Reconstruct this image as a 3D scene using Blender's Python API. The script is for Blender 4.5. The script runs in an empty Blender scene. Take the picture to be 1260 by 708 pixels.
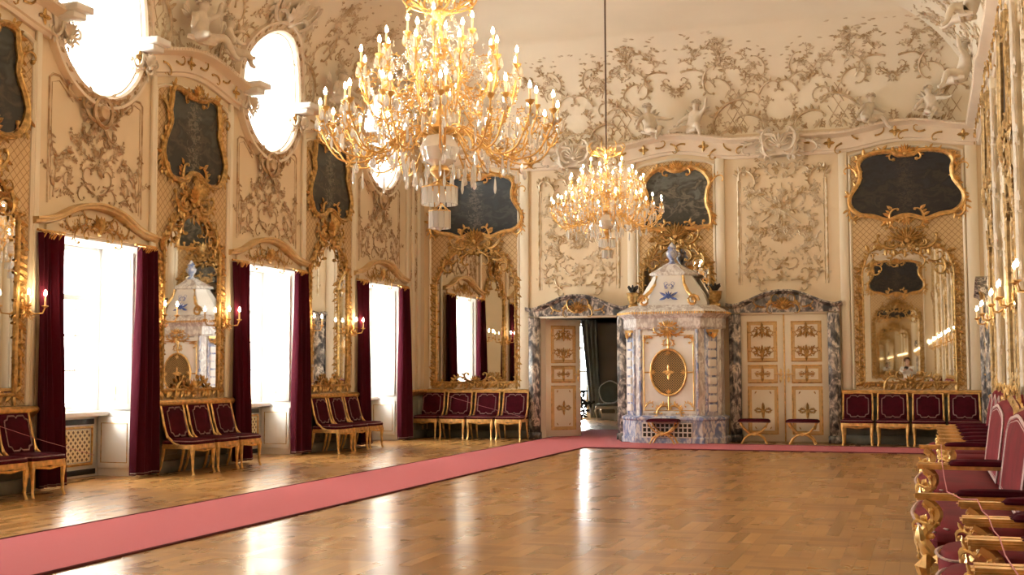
import bpy, bmesh, math, random
from mathutils import Vector, Matrix
PI = math.pi
sin, cos = math.sin, math.cos
SC = bpy.context.scene
COL = SC.collection

# ------------------------------------------------------------------ camera
FPX = 1492.6
YAW, PITCH, ROLL = 0.32781, 0.067216, -0.0035418
cd = bpy.data.cameras.new('camera'); cam = bpy.data.objects.new('camera', cd); COL.objects.link(cam)
cd.sensor_width = 36; cd.lens = FPX / 1260 * 36; cd.clip_start = 0.05; cd.clip_end = 200
cam.matrix_world = (Matrix.Translation((0, 0, 1.4)) @ Matrix.Rotation(YAW, 4, 'Z') @ Matrix.Rotation(PI/2 + PITCH, 4, 'X')
                    @ Matrix.Rotation(ROLL, 4, 'Z'))
SC.camera = cam
# ------------------------------------------------------------------ world, daylight, exposure
SC.view_settings.view_transform = 'Standard'; SC.view_settings.look = 'None'
SC.view_settings.gamma = 1; SC.view_settings.use_curve_mapping = False
SC.view_settings.exposure = 0.55
SC.cycles.use_denoising = True
SC.cycles.max_bounces = 9; SC.cycles.diffuse_bounces = 5; SC.cycles.glossy_bounces = 6
SC.cycles.transparent_max_bounces = 16; SC.cycles.transmission_bounces = 4
SC.cycles.sample_clamp_indirect = 6.0; SC.cycles.caustics_reflective = False; SC.cycles.caustics_refractive = False
world = bpy.data.worlds.new('sky'); SC.world = world; world.use_nodes = True
world.node_tree.nodes['Background'].inputs[0].default_value = (1.0, 0.975, 0.93, 1)
world.node_tree.nodes['Background'].inputs[1].default_value = 24.0
BULB_E = 150.0        # emission of a candle bulb
def lamp(name, kind, loc, energy, color, rot=(0, 0, 0), **kw):
    l = bpy.data.lights.new(name, kind); o = bpy.data.objects.new(name, l); COL.objects.link(o)
    o.location = loc; o.rotation_euler = rot; l.energy = energy; l.color = color
    for k, v in kw.items(): setattr(l, k, v)
    return o

XL, XR, YB, YF, ZC = -9.94, 1.05, 23.5, -1.0, 7.95      # left, right, back, front walls and ceiling
WINY = [12.81, 17.05, 21.28, 8.57, 4.34]                # window bays along the left wall
PIERY = [10.69, 14.93, 19.16, 6.45, 2.21]               # piers between them

for y in WINY:      # daylight through each window opening (portals guide the sky light)
    o = lamp('window_daylight', 'AREA', (XL - 0.95, y, 1.95), 1, (1, 1, 1), (0, -PI/2, 0), shape='RECTANGLE', size=2.15, size_y=1.7)
    o.data.cycles.is_portal = True
    o = lamp('oval_daylight', 'AREA', (XL - 0.98, y, 5.86), 1, (1, 1, 1), (0, -PI/2, 0), shape='RECTANGLE', size=1.7, size_y=1.5)
    o.data.cycles.is_portal = True

# ------------------------------------------------------------------ materials
class NT:
    def __init__(s, name):
        s.m = bpy.data.materials.new(name); s.m.use_nodes = True; s.t = s.m.node_tree; s.p = s.t.nodes['Principled BSDF']
    def n(s, typ, **kw):
        nd = s.t.nodes.new(typ)
        for k, v in kw.items():
            if k.startswith('i_'):
                key = k[2:]; nd.inputs[int(key) if key.isdigit() else key.replace('_', ' ')].default_value = v
            else: setattr(nd, k, v)
        return nd
    def l(s, a, b): s.t.links.new(a, b)
    def coords(s, scale=(1, 1, 1), rot=(0, 0, 0), out='Object'):
        tc = s.n('ShaderNodeTexCoord'); mp = s.n('ShaderNodeMapping')
        mp.inputs['Scale'].default_value = scale; mp.inputs['Rotation'].default_value = rot
        s.l(tc.outputs[out], mp.inputs[0]); return mp.outputs[0]
    def noise(s, v, scale, detail=4, dist=0.0):
        nz = s.n('ShaderNodeTexNoise', i_Scale=scale, i_Detail=detail, i_Distortion=dist)
        if v is not None: s.l(v, nz.inputs['Vector'])
        return nz.outputs['Fac']
    def ramp(s, f, stops):
        r = s.n('ShaderNodeValToRGB'); e = r.color_ramp.elements
        while len(e) < len(stops): e.new(0.5)
        for q, (a, c) in zip(e, stops): q.position = a; q.color = (*c, 1)
        s.l(f, r.inputs[0]); return r.outputs[0]
    def mix(s, f, a, b, bt='MIX'):
        m = s.n('ShaderNodeMix', data_type='RGBA', blend_type=bt)
        for sock, v in ((m.inputs[0], f), (m.inputs[6], a), (m.inputs[7], b)):
            if hasattr(v, 'is_output'): s.l(v, sock)
            elif isinstance(v, tuple): sock.default_value = (*v, 1)
            else: sock.default_value = v
        return m.outputs[2]
    def math(s, op, a, b=None, c=None):
        m = s.n('ShaderNodeMath', operation=op)
        for i, v in enumerate((a, b, c)):
            if v is None: continue
            if hasattr(v, 'is_output'): s.l(v, m.inputs[i])
            else: m.inputs[i].default_value = v
        return m.outputs[0]
    def sep(s, v):
        x = s.n('ShaderNodeSeparateXYZ'); s.l(v, x.inputs[0]); return x.outputs
    def base(s, v):
        if isinstance(v, tuple): s.p.inputs['Base Color'].default_value = (*v, 1)
        else: s.l(v, s.p.inputs['Base Color'])
    def bump(s, f, strength=.3, dist=.01):
        b = s.n('ShaderNodeBump', i_Strength=strength, i_Distance=dist); s.l(f, b.inputs['Height']); s.l(b.outputs[0], s.p.inputs['Normal'])
    def set(s, **kw):
        for k, v in kw.items(): s.p.inputs[k.replace('_', ' ')].default_value = v
        return s

def simple(name, col, rough=.5, metal=0, var=0.12, scale=6, bump=0, bscale=60, spec=None, sheen=0):
    t = NT(name); v = t.coords()
    nz = t.noise(v, scale)
    d = tuple(max(0, c*(1-var)) for c in col); u = tuple(min(1, c*(1+var)) for c in col)
    t.base(t.ramp(nz, [(.3, d), (.7, u)])); t.set(Roughness=rough, Metallic=metal)
    if bump: t.bump(t.noise(v, bscale, 3), bump, .01)
    if spec is not None: t.p.inputs['Specular IOR Level'].default_value = spec
    if sheen:
        t.p.inputs['Sheen Weight'].default_value = sheen; t.p.inputs['Sheen Roughness'].default_value = .35
        t.p.inputs['Sheen Tint'].default_value = (1, .6, .62, 1)
    return t.m
M = {}
M['paint'] = simple('cream_wall_paint', (.77, .635, .44), .55, var=.04, scale=1.5)
M['pilaster'] = simple('pale_pilaster_paint', (.82, .73, .57), .5, var=.03, scale=1.5)
M['ceiling'] = simple('cream_ceiling_paint', (.86, .78, .63), .7, var=.04, scale=.8)
M['white'] = simple('white_paint', (.86, .85, .82), .45, var=.02, scale=2)
M['cornice'] = simple('cornice_paint', (.80, .68, .54), .5, var=.04, scale=3)
M['gold'] = simple('gilding', (.72, .45, .17), .42, metal=.8, var=.3, scale=14)
M['gold_dark'] = simple('antique_gilding', (.50, .31, .11), .42, metal=.7, var=.45, scale=18)
M['gold_matte'] = simple('worn_gilding', (.50, .33, .14), .55, metal=.35, var=.4, scale=16)
M['ochre_gilt'] = simple('ochre_gilding', (.66, .46, .22), .5, metal=.25, var=.15, scale=8)
M['gold_bright'] = simple('bright_gilding', (.92, .66, .30), .28, metal=.9, var=.15, scale=10)
M['stone_white'] = simple('white_stucco', (.70, .61, .49), .55, var=.1, scale=10)
M['velvet'] = simple('bordeaux_velvet', (.055, .003, .009), .9, var=.3, scale=9, bump=.15, bscale=300, spec=.12)
M['velvet_red'] = simple('red_velvet', (.155, .011, .017), .8, var=.25, scale=5, bump=.15, bscale=200, sheen=.03, spec=.2)
M['galloon'] = simple('silver_grey_galloon', (.24, .13, .12), .6, var=.3, scale=60, bump=.4, bscale=200)
M['galloon_light'] = simple('pale_galloon', (.48, .34, .32), .55, var=.3, scale=60, bump=.4, bscale=200)
M['panel_tan'] = simple('ochre_panel_paint', (.66, .44, .19), .5)
M['black'] = simple('dark_iron', (.02, .018, .016), .5)
M['rope'] = simple('chandelier_rope', (.10, .055, .03), .7)
M['dark_stone'] = simple('grey_green_dado_stone', (.16, .155, .12), .4, var=.4, scale=3)
M['cord'] = simple('pink_cord', (.55, .2, .22), .6)
M['skin'] = simple('skin', (.62, .38, .28), .5)
M['shirt'] = simple('white_shirt_cloth', (.8, .8, .8), .8)
M['trousers'] = simple('dark_trousers_cloth', (.03, .03, .045), .8)
M['hair'] = simple('brown_hair', (.07, .035, .02), .6)
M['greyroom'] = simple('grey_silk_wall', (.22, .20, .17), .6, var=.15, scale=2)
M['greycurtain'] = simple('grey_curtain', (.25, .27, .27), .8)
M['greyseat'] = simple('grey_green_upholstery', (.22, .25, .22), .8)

def m_relief(name, c1, c2, metal=.25):
    t = NT(name); v = t.coords()
    t.base(t.ramp(t.noise(v, 7, 3), [(.38, c1), (.62, c2)])); t.set(Roughness=.48, Metallic=metal); return t.m
M['relief'] = m_relief('gilded_brown_relief', (.60, .45, .29), (.36, .22, .10))
M['relief_light'] = m_relief('pale_gilded_relief', (.76, .66, .50), (.48, .33, .16))
M['relief_ceiling'] = m_relief('ceiling_relief', (.72, .60, .44), (.47, .33, .18), 0)

def m_mirror():
    t = NT('mirror_glass'); t.base((.86, .84, .79)); t.set(Metallic=1.0, Roughness=.015); return t.m
M['mirror'] = m_mirror()

def m_floor():
    t = NT('parquet'); v = t.coords()
    x, y, z = t.sep(v)
    S = .62
    cx = t.math('FLOOR', t.math('DIVIDE', x, S)); cy = t.math('FLOOR', t.math('DIVIDE', y, S))
    par = t.math('MODULO', t.math('ABSOLUTE', t.math('ADD', cx, cy)), 2.0)
    N_ = 6
    def strip(a, b, ca, cb):
        k = t.math('FLOOR', t.math('DIVIDE', a, S/N_))
        c = t.n('ShaderNodeCombineXYZ'); t.l(k, c.inputs[0]); t.l(cb, c.inputs[1]); t.l(ca, c.inputs[2])
        w = t.n('ShaderNodeTexWhiteNoise', noise_dimensions='3D'); t.l(c.outputs[0], w.inputs['Vector'])
        fr = t.math('FRACT', t.math('DIVIDE', a, S/N_))
        e = t.math('LESS_THAN', t.math('MINIMUM', fr, t.math('SUBTRACT', 1.0, fr)), .035)
        return w.outputs['Value'], e
    w1, e1 = strip(x, y, cx, cy); w2, e2 = strip(y, x, cy, cx)
    w = t.math('ADD', t.math('MULTIPLY', w1, par), t.math('MULTIPLY', w2, t.math('SUBTRACT', 1.0, par)))
    e = t.math('ADD', t.math('MULTIPLY', e1, par), t.math('MULTIPLY', e2, t.math('SUBTRACT', 1.0, par)))
    w = t.math('ADD', t.math('MULTIPLY', w, .5), t.math('MULTIPLY', par, .12))
    g = t.noise(v, 5.0, 6, .6)
    w = t.math('ADD', w, t.math('MULTIPLY', g, .3))
    col = t.ramp(w, [(.1, (.26, .115, .030)), (.45, (.38, .185, .052)), (.75, (.48, .25, .078)), (.95, (.58, .33, .12))])
    col = t.mix(t.math('MULTIPLY', e, .35), col, (.12, .055, .02))
    t.base(col)
    r = t.math('ADD', t.math('MULTIPLY', w1, .05), t.math('MULTIPLY', t.noise(v, 1.3, 3), .12))
    t.l(t.math('ADD', r, .20), t.p.inputs['Roughness'])
    t.p.inputs['Coat Weight'].default_value = .35; t.p.inputs['Coat Roughness'].default_value = .16
    nz = t.noise(v, 2.2, 2)
    t.bump(nz, .08, .03)
    return t.m
M['floor'] = m_floor()

def m_carpet():
    t = NT('red_carpet'); v = t.coords()
    c = t.ramp(t.noise(v, 180, 2), [(.3, (.36, .032, .036)), (.7, (.49, .055, .058))])
    t.base(c); t.set(Roughness=.95); t.p.inputs['Sheen Weight'].default_value = .15
    t.p.inputs['Sheen Tint'].default_value = (1, .75, .78, 1); t.bump(t.noise(v, 260, 2), .5, .006); return t.m
M['carpet'] = m_carpet()
M['carpet_edge'] = simple('carpet_edge_binding', (.10, .012, .02), .9)

def m_marble(name, a, b, c, sc=1.6):
    t = NT(name); v = t.coords(scale=(1, 1, .55), rot=(.3, .5, .2))
    n1 = t.noise(v, sc*1.4, 7, 2.4); n2 = t.noise(v, sc*4.0, 6, 1.6)
    c1 = t.ramp(n1, [(.38, a), (.47, b), (.53, c), (.62, b)])
    t.base(t.mix(t.ramp(n2, [(.45, (0, 0, 0)), (.6, (.8, .8, .8))]), c1, a)); t.set(Roughness=.22); return t.m
M['marble'] = m_marble('dark_veined_marble', (.05, .05, .055), (.27, .235, .215), (.72, .62, .52), 2.0)
M['stove_marble'] = m_marble('pink_white_marbled_glaze', (.52, .46, .44), (.82, .79, .75), (.88, .86, .84), 2.6)
M['stove_blue'] = m_marble('blue_white_marbled_glaze', (.22, .28, .50), (.66, .66, .70), (.78, .77, .78), 2.2)
M['ceramic'] = simple('white_stove_glaze', (.87, .84, .80), .2, var=.05, scale=3)
M['blue_glaze'] = simple('blue_painted_glaze', (.10, .15, .42), .25, var=.3, scale=9)

def m_lattice(name, c1, c2, s, w=.11, metal=.2):
    t = NT(name); x, y, z = t.sep(t.coords())
    a = t.math('FRACT', t.math('MULTIPLY', t.math('ADD', x, z), s)); b = t.math('FRACT', t.math('MULTIPLY', t.math('SUBTRACT', x, z), s))
    f = t.math('MAXIMUM', t.math('LESS_THAN', a, w), t.math('LESS_THAN', b, w))
    t.base(t.mix(f, c1, c2)); t.set(Roughness=.45, Metallic=metal); t.bump(f, .6, .02); return t.m
M['lattice'] = m_lattice('gold_lattice_ground', (.62, .44, .23), (.34, .19, .07), 9)
M['grille'] = m_lattice('gilt_grille', (.05, .03, .015), (.42, .27, .10), 22, .32, .3)
M['rad_grille'] = m_lattice('pierced_grille', (.16, .10, .05), (.85, .72, .45), 11, .45, .2)

def m_picture(name, sky, mid, dark, glow, seed):
    t = NT(name); v = t.coords(); x, y, z = t.sep(v)
    n = t.noise(t.coords(scale=(1.2, 1, 1.9)), 2.2 + seed*.3, 8, .8)
    n2 = t.noise(t.coords(scale=(2, 1, 3)), 5 + seed, 6, 1.2)
    h_ = t.math('ADD', t.math('MULTIPLY', z, .55), t.math('MULTIPLY', t.math('SUBTRACT', n, .5), 1.4))
    c = t.ramp(t.math('ADD', h_, .5), [(.25, dark), (.42, mid), (.55, dark), (.75, sky), (1.0, tuple(q*.7 for q in sky))])
    f = t.ramp(t.math('MULTIPLY', n2, t.math('SUBTRACT', 1.0, t.math('MULTIPLY', t.math('ABSOLUTE', x), 1.4))), [(.42, (0, 0, 0)), (.52, (1, 1, 1))])
    t.base(t.mix(t.math('MULTIPLY', f, .45), c, glow)); t.set(Roughness=.42); return t.m
M['pic_a'] = m_picture('dark_garden_painting', (.055, .06, .05), (.07, .055, .035), (.02, .018, .015), (.28, .24, .17), 1)
M['pic_b'] = m_picture('dark_figures_painting', (.022, .028, .032), (.05, .05, .045), (.012, .014, .015), (.24, .21, .16), 2)
M['pic_c'] = m_picture('dusk_landscape_painting', (.12, .13, .115), (.16, .14, .10), (.03, .028, .02), (.05, .045, .03), 3)
M['pic_d'] = m_picture('night_scene_painting', (.018, .02, .028), (.035, .028, .022), (.008, .008, .01), (.10, .07, .05), 4)

def m_emit(name, col, st):
    t = NT(name); t.base(col); t.p.inputs['Emission Color'].default_value = (*col, 1); t.p.inputs['Emission Strength'].default_value = st; return t.m
M['bulb'] = m_emit('candle_bulb', (1.0, .74, .44), BULB_E)
M['candle'] = simple('cream_candle', (.85, .66, .40), .5, var=.05)
def m_glass(name, tint, tf, gl):
    t = NT(name); nt = t.t; nt.nodes.remove(t.p)
    out = nt.nodes['Material Output']
    tr = t.n('ShaderNodeBsdfTransparent'); tr.inputs[0].default_value = (*tint, 1)
    g = t.n('ShaderNodeBsdfGlossy'); g.inputs['Roughness'].default_value = .06; g.inputs['Color'].default_value = (1, .98, .94, 1)
    mx = t.n('ShaderNodeMixShader'); lw = t.n('ShaderNodeLayerWeight'); fc = t.math('POWER', lw.outputs['Facing'], 3.0)
    if gl:
        f = t.math('ADD', t.math('MULTIPLY', fc, .6), .22)
        d0 = t.n('ShaderNodeBsdfTranslucent'); d0.inputs[0].default_value = (.95, .92, .87, 1); d1_ = t.n('ShaderNodeBsdfDiffuse'); d1_.inputs[0].default_value = (.95, .92, .87, 1)
        d = t.n('ShaderNodeMixShader'); t.l(d0.outputs[0], d.inputs[1]); t.l(d1_.outputs[0], d.inputs[2])
        m2 = t.n('ShaderNodeMixShader'); m2.inputs[0].default_value = 1 - tf
        t.l(tr.outputs[0], m2.inputs[1]); t.l(d.outputs[0], m2.inputs[2])
        t.l(f, mx.inputs[0]); t.l(m2.outputs[0], mx.inputs[1])
    else:
        t.l(t.math('ADD', t.math('MULTIPLY', fc, .3), .03), mx.inputs[0]); t.l(tr.outputs[0], mx.inputs[1])
    t.l(g.outputs[0], mx.inputs[2]); t.l(mx.outputs[0], out.inputs[0]); return t.m
M['crystal'] = m_glass('crystal', (.97, .95, .92), .3, True)
M['pane'] = m_glass('window_glass', (.98, 1, 1), 1, False)
def m_curtain():
    t = NT('curtain_velvet'); nt = t.t
    t.base((.06, .003, .012)); t.set(Roughness=.9); t.p.inputs['Specular IOR Level'].default_value = .2
    t.p.inputs['Sheen Weight'].default_value = .06; t.p.inputs['Sheen Tint'].default_value = (1, .4, .5, 1)
    tl = t.n('ShaderNodeBsdfTranslucent'); tl.inputs[0].default_value = (.35, .01, .05, 1)
    mx = t.n('ShaderNodeMixShader'); mx.inputs[0].default_value = .14
    out = nt.nodes['Material Output']; t.l(t.p.outputs[0], mx.inputs[1]); t.l(tl.outputs[0], mx.inputs[2]); t.l(mx.outputs[0], out.inputs[0])
    return t.m
M['curtain'] = m_curtain()

# ------------------------------------------------------------------ object helpers
def obj(name, me, mat=None, parent=None):
    if isinstance(me, RB): me = me.mesh(name)
    o = bpy.data.objects.new(name, me); COL.objects.link(o)
    if mat and not me.materials:
        for k in ([mat] if isinstance(mat, str) else mat): me.materials.append(M[k])
    if parent: o.parent = parent
    return o
def thing(name, label=None, cat=None, group=None, loc=(0, 0, 0), rz=0, kind=None):
    o = bpy.data.objects.new(name, None); COL.objects.link(o); o.empty_display_size = .1
    o.location = loc; o.rotation_euler = (0, 0, rz); tag(o, label, cat, group, kind); return o
def tag(o, label=None, cat=None, group=None, kind=None):
    for k, v in (('label', label), ('category', cat), ('group', group), ('kind', kind)):
        if v: o[k] = v
    return o
def dup(o, parent=None):
    c = o.copy(); COL.objects.link(c); c.parent = parent
    for ch in [k for k in KIDS.get(o.name, [])] if False else list(o.children): dup(ch, c)
    return c
def put(first, used, loc, rz, label, group=None):
    """first call places the original, later calls place copies"""
    o = first if not used.get(first.name) else dup(first)
    used[first.name] = True
    o.location = loc; o.rotation_euler = (0, 0, rz)
    if label: o['label'] = label
    if group: o['group'] = group
    return o
USED = {}

def cr(pts, closed=False, sub=4):
    """Catmull-Rom through 2D points"""
    n = len(pts); out = []
    rng = range(n if closed else n-1)
    for i in rng:
        p = [pts[(i+k) % n] if closed else pts[min(max(i+k, 0), n-1)] for k in (-1, 0, 1, 2)]
        for s in range(sub):
            t = s/sub; t2 = t*t; t3 = t2*t
            out.append(tuple(.5*(2*p[1][d] + (p[2][d]-p[0][d])*t + (2*p[0][d]-5*p[1][d]+4*p[2][d]-p[3][d])*t2 + (3*p[1][d]-p[0][d]-3*p[2][d]+p[3][d])*t3) for d in range(len(pts[0]))))
    if not closed: out.append(tuple(pts[-1]))
    return out
def symm(right):
    """right half outline, from top centre clockwise to bottom centre -> closed outline"""
    return right + [(-x, y) for x, y in reversed(right[1:-1])]

class RB:
    """relief builder: (u along the wall, v up, w out of the wall) -> local (x, -y, z)"""
    def __init__(s, fn=None, seed=1):
        s.v = []; s.f = []; s.fn = fn or (lambda u, v, w: (u, -max(w, 0.0), v)); s.cx = None; s.r = random.Random(seed)
    def add(s, vs, fs):
        b = len(s.v)
        if s.cx is not None: vs = [(2*s.cx-u, v, w) for u, v, w in vs]
        s.v += [s.fn(*p) for p in vs]; s.f += [tuple(b+i for i in f) for f in fs]
    def mirror(s, cx, f):
        st = s.r.getstate(); f(); s.cx = cx; s.r.setstate(st); f(); s.cx = None
    def tube(s, pts, rad, n=5, flat=1.0, closed=False, caps=True):
        m = len(pts); vs = []; fs = []
        P = [Vector((p[0], p[1], p[2] if len(p) > 2 else 0)) for p in pts]
        for i in range(m):
            a = P[(i-1) % m if closed else max(i-1, 0)]; b = P[(i+1) % m if closed else min(i+1, m-1)]
            t = (b-a);  t = t.normalized() if t.length > 1e-9 else Vector((1, 0, 0))
            ref = Vector((0, 0, 1)) if abs(t.z) < .9 else Vector((1, 0, 0))
            sd = t.cross(ref).normalized(); up = sd.cross(t).normalized()
            r = rad[i] if isinstance(rad, (list, tuple)) else rad
            for k in range(n):
                an = 2*PI*k/n + .3
                q = P[i] + sd*(r*cos(an)) + up*(r*flat*sin(an)); vs.append(tuple(q))
        for i in range(m if closed else m-1):
            j = (i+1) % m
            for k in range(n):
                l = (k+1) % n; fs.append((i*n+k, i*n+l, j*n+l, j*n+k))
        if caps and not closed:
            fs.append(tuple(range(n))); fs.append(tuple((m-1)*n+k for k in reversed(range(n))))
        s.add(vs, fs)
    def leaf(s, u, v, a, L, W=None, lift=.35, w0=0.0):
        W = W or L*.38
        ca, sa = cos(a), sin(a)
        def P(t, x, h): return (u+ca*L*t-sa*x, v+sa*L*t+ca*x, w0+h)
        vs = [P(0, 0, .004), P(.33, W*.5, L*lift*.25), P(.36, 0, L*lift*.75), P(.33, -W*.5, L*lift*.25),
              P(.7, W*.38, L*lift*.35), P(.72, 0, L*lift*.95), P(.7, -W*.38, L*lift*.35), P(1, 0, L*lift*.5)]
        s.add(vs, [(0, 2, 1), (0, 3, 2), (1, 2, 5, 4), (2, 3, 6, 5), (4, 5, 7), (5, 6, 7)])
    def ball(s, u, v, w, r, n=6):
        vs = [(u, v, w+r)]; fs = []
        for lat in (1, 2):
            th = PI/2*lat/2*.98
            for k in range(n):
                a = 2*PI*k/n; vs.append((u+r*sin(th)*cos(a), v+r*sin(th)*sin(a), w+r*cos(th)))
        for k in range(n):
            l = (k+1) % n; fs.append((0, 1+k, 1+l)); fs.append((1+k, 1+n+k, 1+n+l, 1+l))
        s.add(vs, fs)
    def flower(s, u, v, r, w0=0):
        a0 = s.r.random()*6
        for k in range(5): s.leaf(u, v, a0+2*PI*k/5, r, r*.8, .35, w0)
        s.ball(u, v, w0+r*.1, r*.3, 5)
    def path(s, u, v, a, L, kf, n=12):
        pts = [(u, v)]; hd = [a]; h_ = L/n
        for i in range(n):
            t = (i+.5)/n; a += kf(t)*h_/L; u += cos(a)*h_; v += sin(a)*h_; pts.append((u, v)); hd.append(a)
        return pts, hd
    def scroll(s, u, v, a, L, r, d=1, turns=5.0, k0=1.2, w=0.01, leaves=True, n=13):
        """acanthus scroll that curls into a spiral at its end"""
        pts, hd = s.path(u, v, a, L, lambda t: d*(k0 + turns*t**2.2*1.9), n)
        s.tube([(p[0], p[1], w) for p in pts], [r*(1-.6*i/n) for i in range(n+1)], 4, .9)
        s.ball(pts[-1][0], pts[-1][1], w*.5, r*1.3, 5)
        if leaves:
            for i in range(2, n-3, 2):
                p = pts[i]; ll = r*s.r.uniform(3.5, 5.5)*(1-.4*i/n)
                s.leaf(p[0], p[1], hd[i]-d*s.r.uniform(.5, .9), ll, ll*.45, .3, w*.6)
        return pts, hd
    def cscroll(s, u, v, a, L, r, d=1, k0=2.0, k1=7.0, w=.012, n=16, leaves=True):
        pts, hd = s.path(u, v, a, L, lambda t: d*(k0 + k1*abs(2*t-1)**3), n)
        mid = pts[n//2]; du, dv = u-mid[0], v-mid[1]
        pts = [(p[0]+du, p[1]+dv) for p in pts]
        s.tube([(p[0], p[1], w) for p in pts], [r*(1-.55*abs(2*i/n-1)) for i in range(n+1)], 4, .9)
        for e in (0, n): s.ball(pts[e][0], pts[e][1], w*.5, r*1.2, 5)
        if leaves:
            for i in range(3, n-2, 2):
                p = pts[i]; ll = r*s.r.uniform(3.2, 5)
                s.leaf(p[0], p[1], hd[i]-d*s.r.uniform(1.0, 1.7), ll, ll*.5, .3, w*.6)
        return pts
    def vine(s, u, v, a, L, r, d=1, depth=1, w=.008, dens=1.0):
        n = 12
        pts, hd = s.path(u, v, a, L, lambda t: d*(.7+4.6*t**3) - d*1.2*(1-t)*.8, n)
        s.tube([(p[0], p[1], w) for p in pts], [r*(1-.65*i/n) for i in range(n+1)], 4, .8)
        for i in range(1, n):
            if s.r.random() > .85*dens: continue
            p = pts[i]; ll = L*s.r.uniform(.10, .2)
            s.leaf(p[0], p[1], hd[i]+(1 if i % 2 else -1)*s.r.uniform(.5, 1.1), ll, ll*.5, .3, w*.5)
        s.flower(pts[-1][0], pts[-1][1], L*s.r.uniform(.07, .11), w)
        if depth > 0:
            for k, t in ((-1, .3), (1, .6)):
                i = int(t*n); p = pts[i]
                s.vine(p[0], p[1], hd[i]+k*d*.8, L*.5, r*.7, k*d, depth-1, w, dens)
    def bouquet(s, u, v, R, n=7, w=.01):
        for k in range(n):
            a = s.r.uniform(0, 2*PI); q = R*math.sqrt(s.r.random())*.7
            s.flower(u+cos(a)*q, v+sin(a)*q*.8, R*s.r.uniform(.18, .3), w+s.r.random()*.015)
        for k in range(n+3):
            a = 2*PI*k/(n+3)+s.r.uniform(-.3, .3); q = R*.4
            s.leaf(u+cos(a)*q, v+sin(a)*q*.8, a+s.r.uniform(-.4, .4), R*s.r.uniform(.4, .75), None, .3, w*.5)
    def shell(s, u, v, R, a0=PI/2, spread=2.4, n=9, w=.01):
        for k in range(n):
            a = a0 + spread*(k/(n-1)-.5); q = R*(.8+.2*cos((k/(n-1)-.5)*PI))
            s.leaf(u, v, a, q, q*.28, .3, w)
        s.ball(u, v, w, R*.22)
    def border(s, path, r, leafL, seed=1, closed=True, w=.03, inner=True, step=1, dens=1.0):
        """moulding along a path with foliage growing outward"""
        n = len(path)
        s.tube([(p[0], p[1], w) for p in path], r, 6, 1.0, closed)
        s.tube([(p[0], p[1], w+r*.9) for p in path], r*.35, 4, 1.0, closed)
        cxm = sum(p[0] for p in path)/n; cym = sum(p[1] for p in path)/n
        area = sum(path[i][0]*path[(i+1) % n][1]-path[(i+1) % n][0]*path[i][1] for i in range(n))
        sg = -1 if area > 0 else 1
        if not closed: sg = 1
        for i in range(0, n, step):
            if s.r.random() > dens: continue
            a = path[(i-1) % n if closed else max(i-1, 0)]; b = path[(i+1) % n if closed else min(i+1, n-1)]
            th = math.atan2(b[1]-a[1], b[0]-a[0]); p = path[i]
            no = th + sg*PI/2
            q = s.r.random(); ll = leafL*s.r.uniform(.7, 1.25)
            s.leaf(p[0], p[1], no-sg*s.r.uniform(.3, .95), ll, ll*.45, .3, w*.6)
            if q < .5: s.leaf(p[0], p[1], no+sg*s.r.uniform(.2, .9), ll*.7, ll*.35, .35, w*.8)
            if inner and q > .55: s.leaf(p[0], p[1], no+PI+s.r.uniform(-.8, .8), ll*.4, ll*.22, .3, w)
    def box(s, u0, u1, v0, v1, w0, w1):
        vs = [(a, b, c) for c in (w0, w1) for b in (v0, v1) for a in (u0, u1)]
        s.add(vs, [(0, 2, 3, 1), (4, 5, 7, 6), (0, 1, 5, 4), (2, 6, 7, 3), (0, 4, 6, 2), (1, 3, 7, 5)])
    def prism(s, path, w0, w1):
        n = len(path)
        s.add([(p[0], p[1], w0) for p in path]+[(p[0], p[1], w1) for p in path],
              [tuple(range(n)), tuple(range(2*n-1, n-1, -1))]+[(i, (i+1) % n, n+(i+1) % n, n+i) for i in range(n)])
    def sweep(s, path, prof, closed=False):
        """path (u,v) list, profile (dn across path in-plane, w)"""
        n = len(path); m = len(prof); vs = []; fs = []
        for i in range(n):
            a = path[(i-1) % n if closed else max(i-1, 0)]; b = path[(i+1) % n if closed else min(i+1, n-1)]
            th = math.atan2(b[1]-a[1], b[0]-a[0])+PI/2
            for d, w in prof: vs.append((path[i][0]+cos(th)*d, path[i][1]+sin(th)*d, w))
        for i in range(n if closed else n-1):
            j = (i+1) % n
            for k in range(m-1): fs.append((i*m+k, j*m+k, j*m+k+1, i*m+k+1))
        if not closed: fs += [tuple(range(m)), tuple((n-1)*m+k for k in reversed(range(m)))]
        s.add(vs, fs)
    def lathe(s, prof, n=12, c=(0, 0), ax='v'):
        """prof (radius, v); rotates about the vertical axis through u=c[0], w=c[1]"""
        vs = []; fs = []; m = len(prof)
        for r, z in prof:
            for k in range(n):
                a = 2*PI*k/n; vs.append((c[0]+r*cos(a), z, c[1]+r*sin(a)))
        for i in range(m-1):
            for k in range(n):
                l = (k+1) % n; fs.append((i*n+k, i*n+l, (i+1)*n+l, (i+1)*n+k))
        fs += [tuple(range(n)), tuple((m-1)*n+k for k in reversed(range(n)))]
        s.add(vs, fs)
    def mesh(s, name='mesh', smooth=True):
        me = bpy.data.meshes.new(name); me.from_pydata(s.v, [], s.f); me.update()
        bm = bmesh.new(); bm.from_mesh(me); bmesh.ops.recalc_face_normals(bm, faces=bm.faces); bm.to_mesh(me); bm.free()
        if smooth:
            me.shade_smooth()
            me.set_sharp_from_angle(angle=math.radians(38))
        return me
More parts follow.
